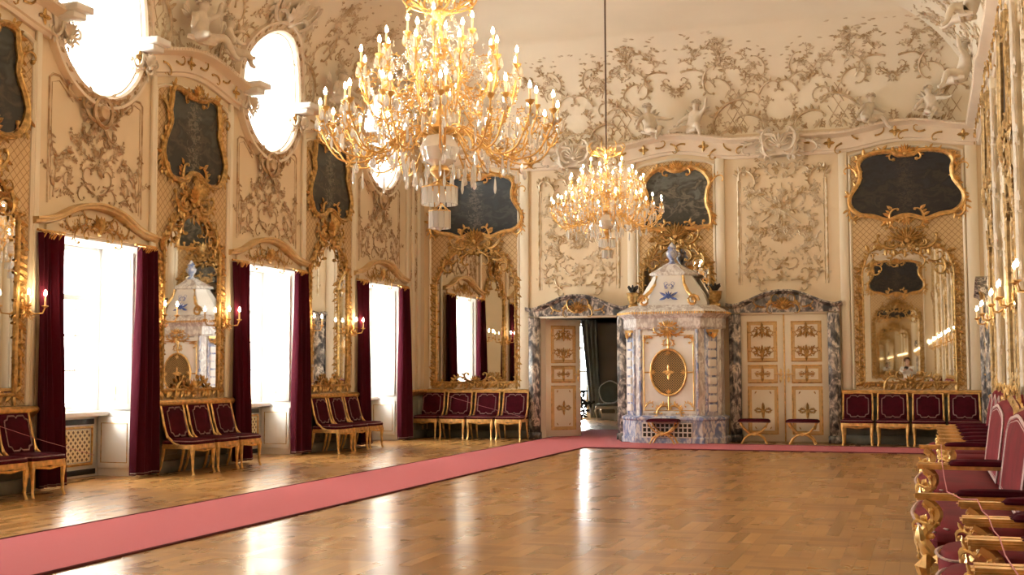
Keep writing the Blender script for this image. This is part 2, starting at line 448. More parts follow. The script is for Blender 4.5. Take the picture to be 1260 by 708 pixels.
def soft(rb, name, bev=.01, seg=2, sub=0):
    """mesh of a builder with bevelled edges"""
    me = rb.mesh(name, False); bm = bmesh.new(); bm.from_mesh(me)
    bmesh.ops.remove_doubles(bm, verts=bm.verts, dist=1e-5)
    bmesh.ops.bevel(bm, geom=list(bm.edges), offset=bev, segments=seg, affect='EDGES', clamp_overlap=True)
    bm.to_mesh(me); bm.free(); me.shade_smooth(); me.set_sharp_from_angle(angle=math.radians(50)); return me
def place(fn_or_obj, loc, rz):
    fn_or_obj.location = loc; fn_or_obj.rotation_euler = (0, 0, rz); return fn_or_obj
ID3 = lambda x, y, z: (x, y, z)           # builder in plain coordinates

# ================================================================== THE SETTING
def cut(o, cutters):
    for c in cutters:
        md = o.modifiers.new('cut', 'BOOLEAN'); md.operation = 'DIFFERENCE'; md.solver = 'EXACT'; md.object = c
    dg = bpy.context.evaluated_depsgraph_get(); me = bpy.data.meshes.new_from_object(o.evaluated_get(dg))
    o.modifiers.clear(); o.data = me
    me.shade_smooth(); me.set_sharp_from_angle(angle=math.radians(25))
def plain(name, boxes, mat, kind='structure', parent=None):
    rb = RB(ID3)
    for b in boxes: rb.box(*b)
    o = obj(name, rb.mesh(name, False), mat, parent)
    if kind and not parent: o['kind'] = kind
    return o
plain('floor', [(XL-.8, XR+.4, YF-.4, 34, -.2, 0)], 'floor')
wl = plain('wall_left', [(XL-1.06, XL, YF-.3, YB+.3, 0, 8.3)], 'paint')
wb = plain('wall_back', [(XL-.3, XR+.4, YB, YB+.42, 0, 8.3)], 'paint')
plain('wall_right', [(XR, XR+.4, YF-.3, YB+.3, 0, 8.3)], 'paint')
plain('wall_front', [(XL-.3, XR+.4, YF-.3, YF, 0, 8.3)], 'paint')
# cove: a ring running round the room between walls and flat ceiling
CA, CB, Z0 = 2.1, 2.0, 5.93
def cove_off(z):
    t = math.asin(min(1, max(0, (z-Z0)/CB))); return CA*(1-cos(t))
rb = RB(ID3)
NL = 14
loops = []
for i in range(NL+1):
    t = PI/2*i/NL; loops.append((CA*(1-cos(t)), Z0+CB*sin(t)))
out = [(q[0]-.12, q[1]+.22) for q in reversed(loops)]
allp = loops+out
for q, z in allp:
    rb.v += [(XL+q, YF+q, z), (XR-q, YF+q, z), (XR-q, YB-q, z), (XL+q, YB-q, z)]
m_ = len(allp)
for i in range(m_):
    j = (i+1) % m_
    for k in range(4):
        l = (k+1) % 4; rb.f.append((i*4+k, i*4+l, j*4+l, j*4+k))
cove = obj('ceiling_cove', rb.mesh('ceiling_cove', False), 'ceiling'); cove['kind'] = 'structure'
plain('ceiling', [(XL+CA-.3, XR-CA+.3, YF+CA-.3, YB-CA+.3, ZC-.02, ZC+.2)], 'ceiling')
plain('ceiling', [(XL-1.06, XR+.4, YF-.3, YB+.42, 8.3, 8.5)], 'ceiling')
# openings
OVA, OVB, OVZ = .86, .94, 5.86
cutters = []
for y in WINY:
    cutters.append(plain('cutter', [(XL-1.5, XL+.3, y-.92, y+.92, -.01, 3.06)], 'white'))
    rb = RB(ID3); n = 48
    ring = [(cos(2*PI*k/n), sin(2*PI*k/n)) for k in range(n)]
    rb.v = [(XL-1.5, y+a*OVA, OVZ+b*OVB) for a, b in ring]+[(XL+2.2, y+a*OVA, OVZ+b*OVB) for a, b in ring]
    rb.f = [tuple(range(n)), tuple(range(2*n-1, n-1, -1))]+[(i, (i+1) % n, n+(i+1) % n, n+i) for i in range(n)]
    c = obj('cutter_oval', rb.mesh('c', False), 'white'); cutters.append(c)
cut(wl, cutters); cut(cove, [c for c in cutters if c.name.startswith('cutter_oval')])
DX = plain('cutter', [(-7.38, -5.76, YB-.3, YB+1, -.01, 2.46)], 'white'); cut(wb, [DX]); cutters.append(DX)
for c in cutters: bpy.data.objects.remove(c)

# dado, baseboards, pilaster strips
def trim(name, boxes, mat, bev=.008):
    rb = RB(ID3)
    for b in boxes: rb.box(*b)
    o = obj(name, soft(rb, name, bev, 1), mat); o['kind'] = 'structure'; return o
def pier_dado(x0, x1, loc, rz, mirror=False):
    rb = RB(); rb.box(x0, x1, .16, .86, .0, .06)
    n = max(2, round((x1-x0)/.7)); st = (x1-x0)/n
    for k in range(n): rb.box(x0+k*st+.06, x0+(k+1)*st-.06, .24, .78, .05, .075)
    o = obj('trim_1', soft(rb, 'trim_1', .012, 1), 'dark_stone'); place(o, loc, rz)['kind'] = 'structure'
    rb = RB(); rb.box(x0-.02, x1+.02, 0, .16, 0, .09)
    o = obj('baseboard', soft(rb, 'baseboard', .01, 1), 'dark_stone'); place(o, loc, rz)['kind'] = 'structure'
    rb = RB(); pr = [(.0, 0), (.0, .07), (.025, .09), (.045, .13), (.08, .15), (.10, .15), (.125, .12), (.125, 0)]
    rb.sweep([(x0-.05, .865), (x1+.05, .865)], pr)
    o = obj('dado_rail', rb.mesh('dado_rail'), 'gold'); place(o, loc, rz)['kind'] = 'structure'
for y in PIERY: pier_dado(-.93, .93, (XL, y, 0), PI/2)
pier_dado(-.5, .5, (XL, 23.0, 0), PI/2)
pier_dado(-9.84, -7.64, (0, YB, 0), 0); pier_dado(-1.44, .96, (0, YB, 0), 0)
for y in PIERY: pier_dado(-.93, .93, (XR, y, 0), -PI/2)
strips = [(-7.81, -7.62), (-5.55, -5.38), (-3.79, -3.62), (-1.47, -1.31), (.77, .97)]
for a, b in strips:
    trim('pilaster', [(a, b, YB-.05, YB, .99 if a in (-7.81, -1.47, .77) else 2.6, 5.5)], 'pilaster')
for y in PIERY:
    for d in (-1.02, .93):
        trim('pilaster', [(XL, XL+.05, y+d, y+d+.09, .99, 5.5)], 'pilaster')
        trim('pilaster', [(XR-.10, XR, y+d-.05, y+d+.14, .99, 5.5)], 'pilaster')
for k in range(3): trim('pilaster', [(XL, XL+.04+.01*k, 22.52+.28*k, 22.62+.28*k, .99, 5.5)], 'pilaster')

# ---- cornice
prof = [(0, 0), (.0, .05), (.03, .07), (.045, .07), (.06, .10), (.10, .10), (.28, .10), (.30, .13), (.31, .18), (.34, .24), (.365, .25), (.385, .25), (.385, 0)]
def bump_(u, c, wd, h_):
    t = abs(u-c)/wd
    return h_*(.5+.5*cos(PI*t)) if t < 1 else 0
def cornice_len(name, u0, u1, vf, loc, rz, mat='cornice'):
    root = thing(name, kind='structure', loc=loc, rz=rz)
    n = int((u1-u0)/.15)+1
    path = [(u0+(u1-u0)*i/n, vf(u0+(u1-u0)*i/n)) for i in range(n+1)]
    rb = RB(); rb.sweep(path, prof); obj('moulding', rb.mesh('moulding'), mat, root)
    rb = RB(seed=5)
    for w in ((.10, .02), (.33, .24)):
        pass
    for i in range(0, n-1, 2):
        u, v = path[i][0], path[i][1]+.19
        if i % 8: rb.scroll(u-.06, v+rb.r.uniform(-.03, .03), rb.r.choice((0, PI))+rb.r.uniform(-.5, .5), .36, .021, 1 if i % 4 else -1, 5, w=.11, n=9)
        else:
            for a in (0, PI/2, PI, -PI/2): rb.leaf(u, v, a, .11, .07, .3, .10)
            rb.ball(u, v, .11, .03, 5)
    obj('gilded_scrollwork', rb.mesh('gilded_scrollwork'), 'gold_dark', root)
    rb = RB()
    u = u0
    while u < u1:
        rb.ball(u, vf(u)+.375, .24, .022, 5); u += .07
    o = obj('bead_row', rb.mesh('bead_row'), 'cornice', root); o['kind'] = 'stuff'
    return root
vb = lambda u: 5.45 + sum(bump_(u, c, 1.25, .16) for c in (-8.82, -4.58, -.27))
cornice_len('cornice', XL, XR, vb, (0, YB, 0), 0)
cornice_len('cornice', -10.5, 10.5, lambda u: 5.45, (-4.45, YF, 0), PI)
for y in PIERY:
    c1 = cornice_len('cornice', -1.42, 1.42, lambda u: 5.38+bump_(u, 0, 1.4, .22), (XL, y, 0), PI/2)
    for s in (-1, 1):      # white end blocks over scrolled brackets
        rb = RB(); rb.box(s*1.32-.16, s*1.32+.16, 5.74, 5.83, 0, .42); rb.box(s*1.32-.12, s*1.32+.12, 5.66, 5.74, 0, .34)
        obj('end_block', soft(rb, 'end_block', .012, 1), 'white', c1)
        rb = RB(seed=3)
        for k in range(3): rb.scroll(s*1.32+.08*k-.08, 5.62, -PI/2+.3*k, .42, .03, 1 if k % 2 else -1, 5, w=.16)
        rb.shell(s*1.32, 5.45, .2, PI/2, 2.2, 7, .2)
        obj('capital', rb.mesh('capital'), 'stone_white', c1)
cornice_len('cornice', -12.3, 12.3, lambda u: 5.45+sum(bump_(u, c, 1.25, .16) for c in [11.25-y for y in PIERY]), (XR, 11.25, 0), -PI/2)

# ---- windows
def window_unit():
    w = thing('window_1', kind='structure')
    rb = RB(ID3)
    rb.box(-.925, -.90, -.005, .72, 0, 3.06); rb.box(.90, .925, -.005, .72, 0, 3.06); rb.box(-.925, .925, -.005, .72, 3.04, 3.07)
    rb.box(-.92, .92, .6, .72, 0, .84)
    obj('reveal_lining', soft(rb, 'reveal_lining', .003, 1), 'white', w)
    rb = RB(ID3)
    for x0, x1 in ((-.9, -.82), (-.05, .05), (.82, .9)): rb.box(x0, x1, .60, .68, .84, 3.04)
    for z0, z1 in ((.84, .93), (2.32, 2.40), (2.96, 3.04)): rb.box(-.9, .9, .605, .675, z0, z1)
    for x in (-.435, .435): rb.box(x-.015, x+.015, .62, .65, .9, 3.0)
    for z in (1.4, 1.86): rb.box(-.88, .88, .62, .65, z-.015, z+.015)
    obj('sash_frame', soft(rb, 'sash_frame', .008, 1), 'white', w)
    rb = RB(ID3); rb.box(-.86, .86, .636, .642, .9, 3.0); obj('pane', rb.mesh('pane', False), 'pane', w)
    rb = RB(ID3); rb.box(-.9, .9, .42, .62, .80, .86); obj('sill', soft(rb, 'sill', .012, 2), 'white', w)
    for s in (-1, 1):
        for (z0, z1, nm) in ((.88, 2.96, 'shutter'), (.1, .78, 'lower_panel')):
            rb = RB(ID3); x0, x1 = sorted((s*.90, s*.865))
            rb.box(x0, x1, .06, .40 if nm == 'shutter' else .58, z0, z1)
            sh = obj(nm, soft(rb, nm, .006, 1), 'white', w)
            rb = RB(lambda y, z, q: (s*(.865-q), y, z))
            y1 = .36 if nm == 'shutter' else .52
            for zz0, zz1 in (((z0+.08, z1-.6), (z1-.52, z1-.08)) if nm == 'shutter' else ((z0+.08, z1-.08),)):
                rb.tube([(.11, zz0, 0), (y1, zz0, 0), (y1, zz1, 0), (.11, zz1, 0)], .009, 4, closed=True)
            obj('moulding', rb.mesh('moulding'), 'gold_dark' if nm == 'lower_panel' else 'cornice', sh)
    rb = RB(ID3); rb.box(.855, .87, .30, .315, 1.0, 1.2); obj('shutter_latch', soft(rb, 'shutter_latch', .003, 1), 'gold_dark', w)
    # heating recess under the window, with a gilded grille
    rb = RB(ID3); rb.box(-.8, .8, .585, .602, .69, .76); rb.box(-.84, .84, .585, .602, .03, .1)
    obj('vent_slot', rb.mesh('vent_slot', False), 'black', w)
    rb = RB(ID3); rb.box(-.72, .72, .585, .602, .2, .62); g = obj('radiator_grille', rb.mesh('radiator_grille', False), 'rad_grille', w)
    rb = RB(lambda u, v, q: (u, .585-q, v)); rb.tube([(-.76, .17, 0), (.76, .17, 0), (.76, .65, 0), (-.76, .65, 0)], .02, 4, closed=True)
    rb.flower(0, .41, .09); rb.scroll(.1, .41, 0, .3, .012, 1); rb.scroll(-.1, .41, PI, .3, .012, 1)
    obj('grille_frame', rb.mesh('grille_frame'), 'gold', g)
    # moulded frame and arched gilded pediment
    rb = RB(seed=8)
    pf = [(0, 0), (0, .03), (.03, .045), (.06, .03), (.09, .06), (.12, .06), (.12, 0)]
    rb.sweep([(-.94, 0.0), (-.94, 3.08)], [(0, 0), (0, .04), (.09, .05), (.16, .05), (.16, 0)])
    rb.sweep([(.94, 3.08), (.94, 0)], [(0, 0), (0, .04), (.09, .05), (.16, .05), (.16, 0)])
    obj('architrave', rb.mesh('architrave'), 'paint', w)
    rb = RB(seed=8)
    arch = [(-1.2, 3.13), (-1.0, 3.16), (-.75, 3.22), (-.4, 3.37), (0, 3.43), (.4, 3.37), (.75, 3.22), (1.0, 3.16), (1.2, 3.13)]
    rb.sweep(cr(arch, False, 4), [(0, 0), (0, .06), (.02, .10), (.05, .10), (.06, .14), (.085, .14), (.085, 0)])
    obj('pediment', rb.mesh('pediment'), 'ochre_gilt', w)
    rb = RB(seed=9)
    rb.prism([(-.95, 3.08), (.95, 3.08), (.95, 3.15), (.6, 3.26), (.2, 3.37), (-.2, 3.37), (-.6, 3.26), (-.95, 3.15)], 0, .035)
    obj('tympanum', rb.mesh('tympanum', False), 'paint', w)
    rb = RB(seed=9)
    rb.mirror(0, lambda: [rb.scroll(.05, 3.15, .5, .4, .018, -1, 5, w=.05), rb.scroll(.3, 3.2, -.2, .4, .016, -1, 4, w=.05), rb.scroll(.3, 3.14, .6, .3, .014, 1, 4, w=.05), rb.bouquet(.22, 3.2, .13, 5, .045), rb.bouquet(.45, 3.17, .11, 5, .045), rb.scroll(.5, 3.12, .3, .32, .014, 1, 4, w=.05), rb.scroll(.15, 3.3, -.1, .3, .014, 1, 4, w=.05), rb.bouquet(.68, 3.14, .08, 4, .045)])
    rb.shell(0, 3.14, .22, w=.05); rb.bouquet(0, 3.24, .14, 7, .05)
    obj('gilded_relief', rb.mesh('gilded_relief'), 'gold_dark', w)
    return w
w0 = window_unit()
for i, y in enumerate(WINY):
    o = put(w0, USED, (XL, y, 0), PI/2, None)

def oval_window():
    w = thing('window_4', kind='structure')
    n = 48
    def ringpt(k, a, b): t = 2*PI*k/n; return a*cos(t), OVZ+b*sin(t)
    rb = RB(ID3)
    # reveal tube; its room end follows wall and cove
    rings = []
    for (d, a, b) in ((.98, OVA-.13, OVB-.13), (.5, OVA-.07, OVB-.07), (0, OVA-.012, OVB-.012)):
        rings.append([(ringpt(k, a, b)[0], d, ringpt(k, a, b)[1]) for k in range(n)])
    rings.append([(p[0], -cove_off(p[1])-.01, p[1]) for p in [(*ringpt(k, OVA-.004, OVB-.004),) for k in range(n)]])
    for r_ in rings: rb.v += r_
    for i in range(3):
        for k in range(n):
            l = (k+1) % n; rb.f.append((i*n+k, i*n+l, (i+1)*n+l, (i+1)*n+k))
    obj('reveal_lining', rb.mesh('reveal_lining'), 'white', w)
    rb = RB(lambda u, v, q: (u, .9-q, v))
    rb.tube([(*ringpt(k, OVA-.15, OVB-.15), 0) for k in range(n)], .045, 6, closed=True)
    rb.tube([(0, OVZ-.78, 0), (0, OVZ+.78, 0)], .02, 4); rb.tube([(-.7, OVZ, 0), (.7, OVZ, 0)], .02, 4)
    obj('sash_frame', rb.mesh('sash_frame'), 'white', w)
    rb = RB(lambda u, v, q: (u, .9-q, v)); rb.prism([ringpt(k, OVA-.15, OVB-.15) for k in range(n)], -.003, .003)
    obj('pane', rb.mesh('pane', False), 'pane', w)
    f = lambda u, v, q: (u, -cove_off(v)-q, v)
    rb = RB(f, 11)
    rb.sweep([ringpt(-k, OVA+.01, OVB+.01) for k in range(n)], [(0, 0), (.0, .07), (.03, .10), (.06, .07), (.12, .06), (.13, .10), (.17, .10), (.18, 0)], True)
    obj('surround', rb.mesh('surround'), 'cornice', w)
    rb = RB(f, 12)
    for k in range(0, n, 2):
        u, v = ringpt(k, OVA+.10, OVB+.10); t = 2*PI*k/n
        rb.leaf(u, v, t+PI/2+.3, .10, .06, .3, .07); rb.leaf(u, v, t-PI/2+.3, .08, .05, .3, .07)
    # cartouche below
    b0 = OVZ-OVB-.17
    rb.tube([(.17*cos(a*PI/8), b0-.06+.19*sin(a*PI/8), .09) for a in range(16)], .03, 5, closed=True)
    rb.ball(0, b0-.06, .03, .13, 8)
    rb.mirror(0, lambda: [rb.scroll(.1, b0+.12, .3, .5, .035, -1, 5, w=.08), rb.scroll(.12, b0-.2, .1, .45, .03, 1, 5, w=.07),
                          rb.scroll(.3, b0+.1, .9, .5, .028, -1, 4, w=.06), rb.scroll(.1, b0-.28, -1.2, .35, .02, 1, 4, w=.05)])
    obj('cartouche', rb.mesh('cartouche'), 'relief', w)
    # crowning shell
    rb = RB(f, 14); t0 = OVZ+OVB+.12
    rb.mirror(0, lambda: [rb.cscroll(.45, t0+.06, -.6, .75, .04, -1, w=.08), rb.scroll(.1, t0+.05, .9, .6, .035, -1, 5, w=.08), rb.scroll(.3, t0+.15, .2, .5, .03, 1, 5, w=.06)])
    rb.shell(0, t0+.05, .35, w=.09)
    obj('crowning_shell', rb.mesh('crowning_shell'), 'stone_white', w)
    return w
w1 = oval_window()
for y in WINY: put(w1, USED, (XL, y, 0), PI/2, None)

# ---- curtains
def curtain_mesh(side):
    """side=+1: hangs right of the opening; spreads toward the opening lower down"""
    nx, nz = 40, 14; rb = RB(ID3); W0 = .40
    for j in range(nz+1):
        t = j/nz; z = 3.03-(3.03-.035)*t
        spread = 1 + .35*max(0, t-.25)
        for i in range(nx+1):
            s = i/nx; x = -side*s*W0*spread
            y = -.10-.055*sin(s*2*PI*4.5+.4*sin(t*3)) * (.7+.5*t) - .03*sin(s*9+t*2) - .05*t
            rb.v.append((x, y, z))
    n1 = nx+1
    for j in range(nz):
        for i in range(nx): a = j*n1+i; rb.f.append((a, a+1, a+n1+1, a+n1))
    b = len(rb.v); rb.v += [(x, y+.012, z) for x, y, z in rb.v]
    rb.f += [tuple(b+q for q in reversed(f)) for f in rb.f]
    for i in range(nx): rb.f.append((i, i+1, b+i+1, b+i)); a = nz*n1+i; rb.f.append((a, a+1, b+a+1, b+a))
    for j in range(nz): a = j*n1; rb.f.append((a, a+n1, b+a+n1, b+a)); a += nx; rb.f.append((a, a+n1, b+a+n1, b+a))
    return rb.mesh('cloth')
def make_curtain(side):
    c = thing('curtain', 'bordeaux velvet curtain', 'curtain')
    obj('cloth', curtain_mesh(side), 'curtain', c)
    rb = RB(seed=4)
    for k in range(9):
        rb.tube([(-side*(.03+.045*k), 3.06, .10), (-side*(.03+.045*k), 3.03, .15), (-side*(.03+.045*k), 2.97, .10)], .012, 4)
    rb.tube([(-side*-.02, 3.06, .10), (-side*.45, 3.06, .10)], .018, 6)
    obj('curtain_heading', rb.mesh('curtain_heading'), 'gold', c)
    rb = RB(ID3)
    pts = []
    for i in range(41):
        s = i/40; x = -side*s*.40*1.2625; y = -.10-.055*sin(s*2*PI*4.5+.4*sin(3))*1.2 - .03*sin(s*9+2) - .05
        pts.append((x, y-.004, .06))
    rb.tube(pts, .008, 4); obj('hem_braid', rb.mesh('hem_braid'), 'galloon', c)
    return c
cl, cr_ = make_curtain(-1), make_curtain(1)
nm = {0: 'window with the radiator grille, by the pair of chairs cut by the frame edge', 1: 'middle window', 2: 'window nearest the back corner', 3: 'fourth window', 4: 'fifth window'}
CURT = 'bordeaux velvet curtains beside the tall windows'
cn = [('near side of the window with the radiator grille', 'far side of the window with the radiator grille'),
      ('near side of the middle tall window', 'far side of the middle tall window'),
      ('near side of the window closest to the corner', 'far side of the window closest to the corner')]
for i, y in enumerate(WINY[:3]):
    put(cl, USED, (XL, y-1.16, 0), PI/2, 'bordeaux velvet curtain on the '+cn[i][0], CURT)
    put(cr_, USED, (XL, y+1.13, 0), PI/2, 'bordeaux velvet curtain on the '+cn[i][1], CURT)

# ================================================================== CARPETS
def carpet(name, pts, label):
    c = thing(name, label, 'carpet')
    rb = RB(ID3); rb.f = []; n = len(pts)
    rb.add([(x, y, 0.001) for x, y in pts]+[(x, y, .012) for x, y in pts],
           [tuple(range(n)), tuple(range(2*n-1, n-1, -1))]+[(i, (i+1) % n, n+(i+1) % n, n+i) for i in range(n)])
    obj('pile', rb.mesh('pile', False), 'carpet', c)
    rb = RB(ID3); rb.tube([(x, y, .008) for x, y in pts], .012, 5, closed=True)
    obj('edge_binding', rb.mesh('edge_binding'), 'carpet_edge', c)
carpet('carpet_runner', [(-7.27, .2), (-5.77, .2), (-5.77, 20.87), (.15, 20.87), (.15, 22.25), (-5.50, 22.62), (-5.72, 23.3), (-5.80, 23.55), (-5.8, 27.0), (-7.27, 27.0)],
       'long red carpet runner turning along the stove wall on the parquet')

# ================================================================== WALL PANELS, PAINTINGS, MIRRORS
PIC1 = [(0, 5.27), (.2, 5.28), (.38, 5.34), (.54, 5.30), (.57, 5.15), (.60, 5.0), (.58, 4.85), (.70, 4.62), (.74, 4.42), (.60, 4.18), (.40, 4.13), (.22, 4.17), (.12, 4.24), (0, 4.26)]
PICW = [(0, 5.30), (.15, 5.31), (.24, 5.37), (.48, 5.37), (.70, 5.31), (.80, 5.18), (.77, 5.03), (.80, 4.85), (.95, 4.62), (.95, 4.44), (.80, 4.30), (.56, 4.26), (.33, 4.18), (.18, 4.22), (.08, 4.25), (0, 4.26)]
PICN = [(0, 5.24), (.10, 5.25), (.25, 5.31), (.42, 5.26), (.55, 5.15), (.62, 5.0), (.57, 4.84), (.56, 4.62), (.62, 4.45), (.63, 4.24), (.45, 4.2), (.2, 4.18), (0, 4.19)]
def painting(name, outline, mat, seed, bright='gold'):
    p = thing(name, '', 'painting')
    o = cr(symm(outline), True, 3)
    rb = RB(); cy = 4.75; rb.fn = lambda u, v, w: (u, -w, v-cy)
    rb.prism(o, .01, .03); c = obj('canvas', rb.mesh('canvas', False), mat, p); c.location.z = cy
    rb = RB(seed=seed); big = [(x*1.05, 4.75+(y-4.75)*1.08) for x, y in o]
    rb.border(big, .042, .14, w=.05, step=2, dens=.75)
    obj('frame', rb.mesh('frame'), bright, p)
    rb = RB(seed=seed+1); t = outline[0][1]; b = outline[-1][1]
    rb.shell(0, t+.06, .2, PI/2, 2.6, 9, .08)
    rb.mirror(0, lambda: [rb.scroll(.04, t+.05, .6, .4, .03, -1, 5, w=.07), rb.cscroll(.3, b-.08, -.3, .5, .028, 1, w=.05),
                          rb.scroll(outline[8][0]+.05, 4.45, -1.2, .5, .03, -1, 5, w=.05), rb.scroll(outline[5][0]+.06, 5.0, 1.3, .4, .026, -1, 4, w=.05)])
    rb.shell(0, b-.1, .16, -PI/2, 2.4, 7, .07)
    obj('frame_carving', rb.mesh('frame_carving'), bright, p)
    return p
def ground(hw, ztop, loc, rz, z0=1.0):
    """recessed lattice ground behind painting and mirror"""
    o = cr([(hw, ztop-.12), (hw*.8, ztop-.04), (hw*.45, ztop+.0), (0, ztop+.04), (-hw*.45, ztop), (-hw*.8, ztop-.04), (-hw, ztop-.12)], False, 4)
    rb = RB(); rb.prism([(-hw, z0), (hw, z0)]+o, 0, .012)
    g = obj('trim_2', rb.mesh('trim_2', False), 'lattice'); place(g, loc, rz)['kind'] = 'structure'
    rb = RB(); rb.sweep([(-hw, z0)]+o[::-1]+[(hw, z0)], [(0, 0), (0, .04), (-.02, .05), (-.045, .03), (-.05, 0)])
    g = obj('trim_3', rb.mesh('trim_3'), 'pilaster'); place(g, loc, rz)['kind'] = 'structure'
def mirror(name, hw, z0, zs, zt, seed, gold='gold_dark', flat=False, leaf=.15):
    m = thing(name, '', 'mirror')
    if flat: top = [(0, zt), (hw*.35, zt), (hw*.62, zt-.05), (hw*.85, zt-.12), (hw*.97, zs+.06), (hw, zs)]
    else: top = [(0, zt), (hw*.3, zt-.04), (hw*.6, zt-.19), (hw*.83, zt-.42), (hw*.95, zs+.1), (hw, zs)]
    right = top+[(hw, zs-(zs-z0)*k/6) for k in range(1, 6)]+[(hw, z0+.02), (hw-.04, z0), (hw*.5, z0), (0, z0)]
    o = cr(symm(right), True, 2)
    rb = RB(); rb.prism(o, .013, .022); obj('glass', rb.mesh('glass', False), 'mirror', m)
    rb = RB(seed=seed)
    fr = []
    # finer path for dense foliage
    for i in range(len(o)):
        a, b = o[i], o[(i+1) % len(o)]; d = math.dist(a, b); k = max(1, int(d/.07))
        for q in range(k): fr.append((a[0]+(b[0]-a[0])*q/k, a[1]+(b[1]-a[1])*q/k))
    rb.border(fr, .022, leaf, w=.035, dens=.97); rb.border([(x*1.0+(.085 if x > 0 else -.085), y) for x, y in fr if y < zs and abs(x) > hw*.9 and x > 0], .015, leaf*.6, closed=False, w=.03, dens=.8, inner=False)
    rb.border([(x-.085, y) for x, y in fr if y < zs and x < -hw*.9], .015, leaf*.6, closed=False, w=.03, dens=.8, inner=False)
    obj('frame', rb.mesh('frame'), gold, m)
    rb = RB(seed=seed+2)
    def crest():
        rb.scroll(.05, zt+.12, .5, .5, .032, -1, 5, w=.07); rb.cscroll(hw*.5, zt-.03, -.7, .55, .032, -1, w=.06)
        rb.scroll(.08, zt-.12, -.1, .5, .026, -1, 4, w=.06); rb.scroll(hw*.75, zt-.25, -.9, .45, .03, -1, 4, w=.06)
        rb.scroll(hw*.45, zt-.28, -.4, .45, .022, 1, 5, w=.05); rb.scroll(hw*.9, zt-.45, 2.2, .4, .024, 1, 4, w=.05)
        rb.scroll(.06, zt+.02, 1.1, .38, .026, -1, 4, w=.08); rb.vine(.1, zt+.14, .9, .35, .014, -1, 0, .05)
        rb.cscroll(hw*.55, z0+.0, .05, .5, .024, 1, w=.05); rb.scroll(.1, z0+.02, .1, .35, .02, 1, w=.05)
    rb.mirror(0, crest); rb.shell(0, zt+.08, .3, PI/2, 2.8, 11, .08); rb.bouquet(0, zt-.05, .2, 8, .08); rb.shell(0, z0, .16, PI/2, 2.6, 7, .05)
    obj('crest', rb.mesh('crest'), gold, m)
    return m

pm = mirror('pier_mirror', .70, 1.13, 3.1, 3.72, 21)
pp = painting('painting', PIC1, 'pic_a', 31, 'gold_dark')
PL = {10.69: 'at the left edge of the view', 14.93: 'reflecting the tiled stove', 19.16: 'between the middle and last tall windows', 6.45: 'beyond the left edge', 2.21: 'beyond the left edge, by the front wall'}
for y in PIERY:
    ground(.93, 5.42, (XL, y, 0), PI/2)
    if y < 9: pass
    put(pm, USED, (XL, y, 0), PI/2, 'gilt pier mirror on the window wall, '+PL[y], 'pier mirrors between the windows')
    put(pp, USED, (XL, y, 0), PI/2, 'dark garden painting in gilt frame, window wall, '+{10.69: 'cropped by the left edge', 14.93: 'above the mirror reflecting the stove', 19.16: 'half hidden by the large chandelier', 6.45: 'beyond the left edge', 2.21: 'nearest the front wall'}[y], 'paintings over the pier mirrors')
ground(1.0, 5.5, (-8.82, YB, 0), 0)
m = mirror('wall_mirror', .87, 1.13, 3.2, 3.95, 41); m.location = (-8.78, YB, 0); m['label'] = 'large arched gilt mirror reflecting a window, above four chairs near the left corner'
p = painting('painting', PICW, 'pic_b', 42); p.location = (-8.78, YB, 0); p['label'] = 'wide dark figure painting in gilt frame behind the large chandelier'
ground(.78, 5.5, (-4.58, YB, 0), 0, 2.5)
m = mirror('wall_mirror', .66, 2.3, 3.3, 3.9, 51); m.location = (-4.58, YB, 0); m['label'] = 'gilt framed mirror directly behind the domed top of the stove'
p = painting('painting', PICN, 'pic_c', 52); p.location = (-4.55, YB, 0); p['label'] = 'dusky landscape painting in gilt frame above the tiled stove'
ground(1.02, 5.5, (-.27, YB, 0), 0)
m = mirror('wall_mirror', .80, 1.13, 3.2, 3.66, 61, flat=True); m.location = (-.27, YB, 0); gl = [k for k in m.children if k.name.startswith('glass')][0]; gl.rotation_euler = (0, 0, .0145); gl.location = (0, -.014, 0); m['label'] = 'large square-headed gilt mirror reflecting the photographer and a row of lights'
p = painting('painting', PICW, 'pic_d', 62); p.location = (-.27, YB, 0); p['label'] = 'near-black night painting in wide gilt frame high near the right corner'
# the front wall (seen only in the mirrors)
for x in (-8.78, -.27):
    ground(1.0, 5.5, (x, YF, 0), PI)
    m = mirror('wall_mirror', .80, 1.13, 3.2, 3.66, 71, flat=True); place(m, (x, YF, 0), PI); m['label'] = 'gilt mirror on the front wall, '+('seen within the right-hand mirror' if x > -1 else 'near the window wall')
    p = painting('painting', PICW, 'pic_d', 72); place(p, (x, YF, 0), PI); p['label'] = 'dark painting on the front wall, '+('seen within the right-hand mirror' if x > -1 else 'near the window wall')

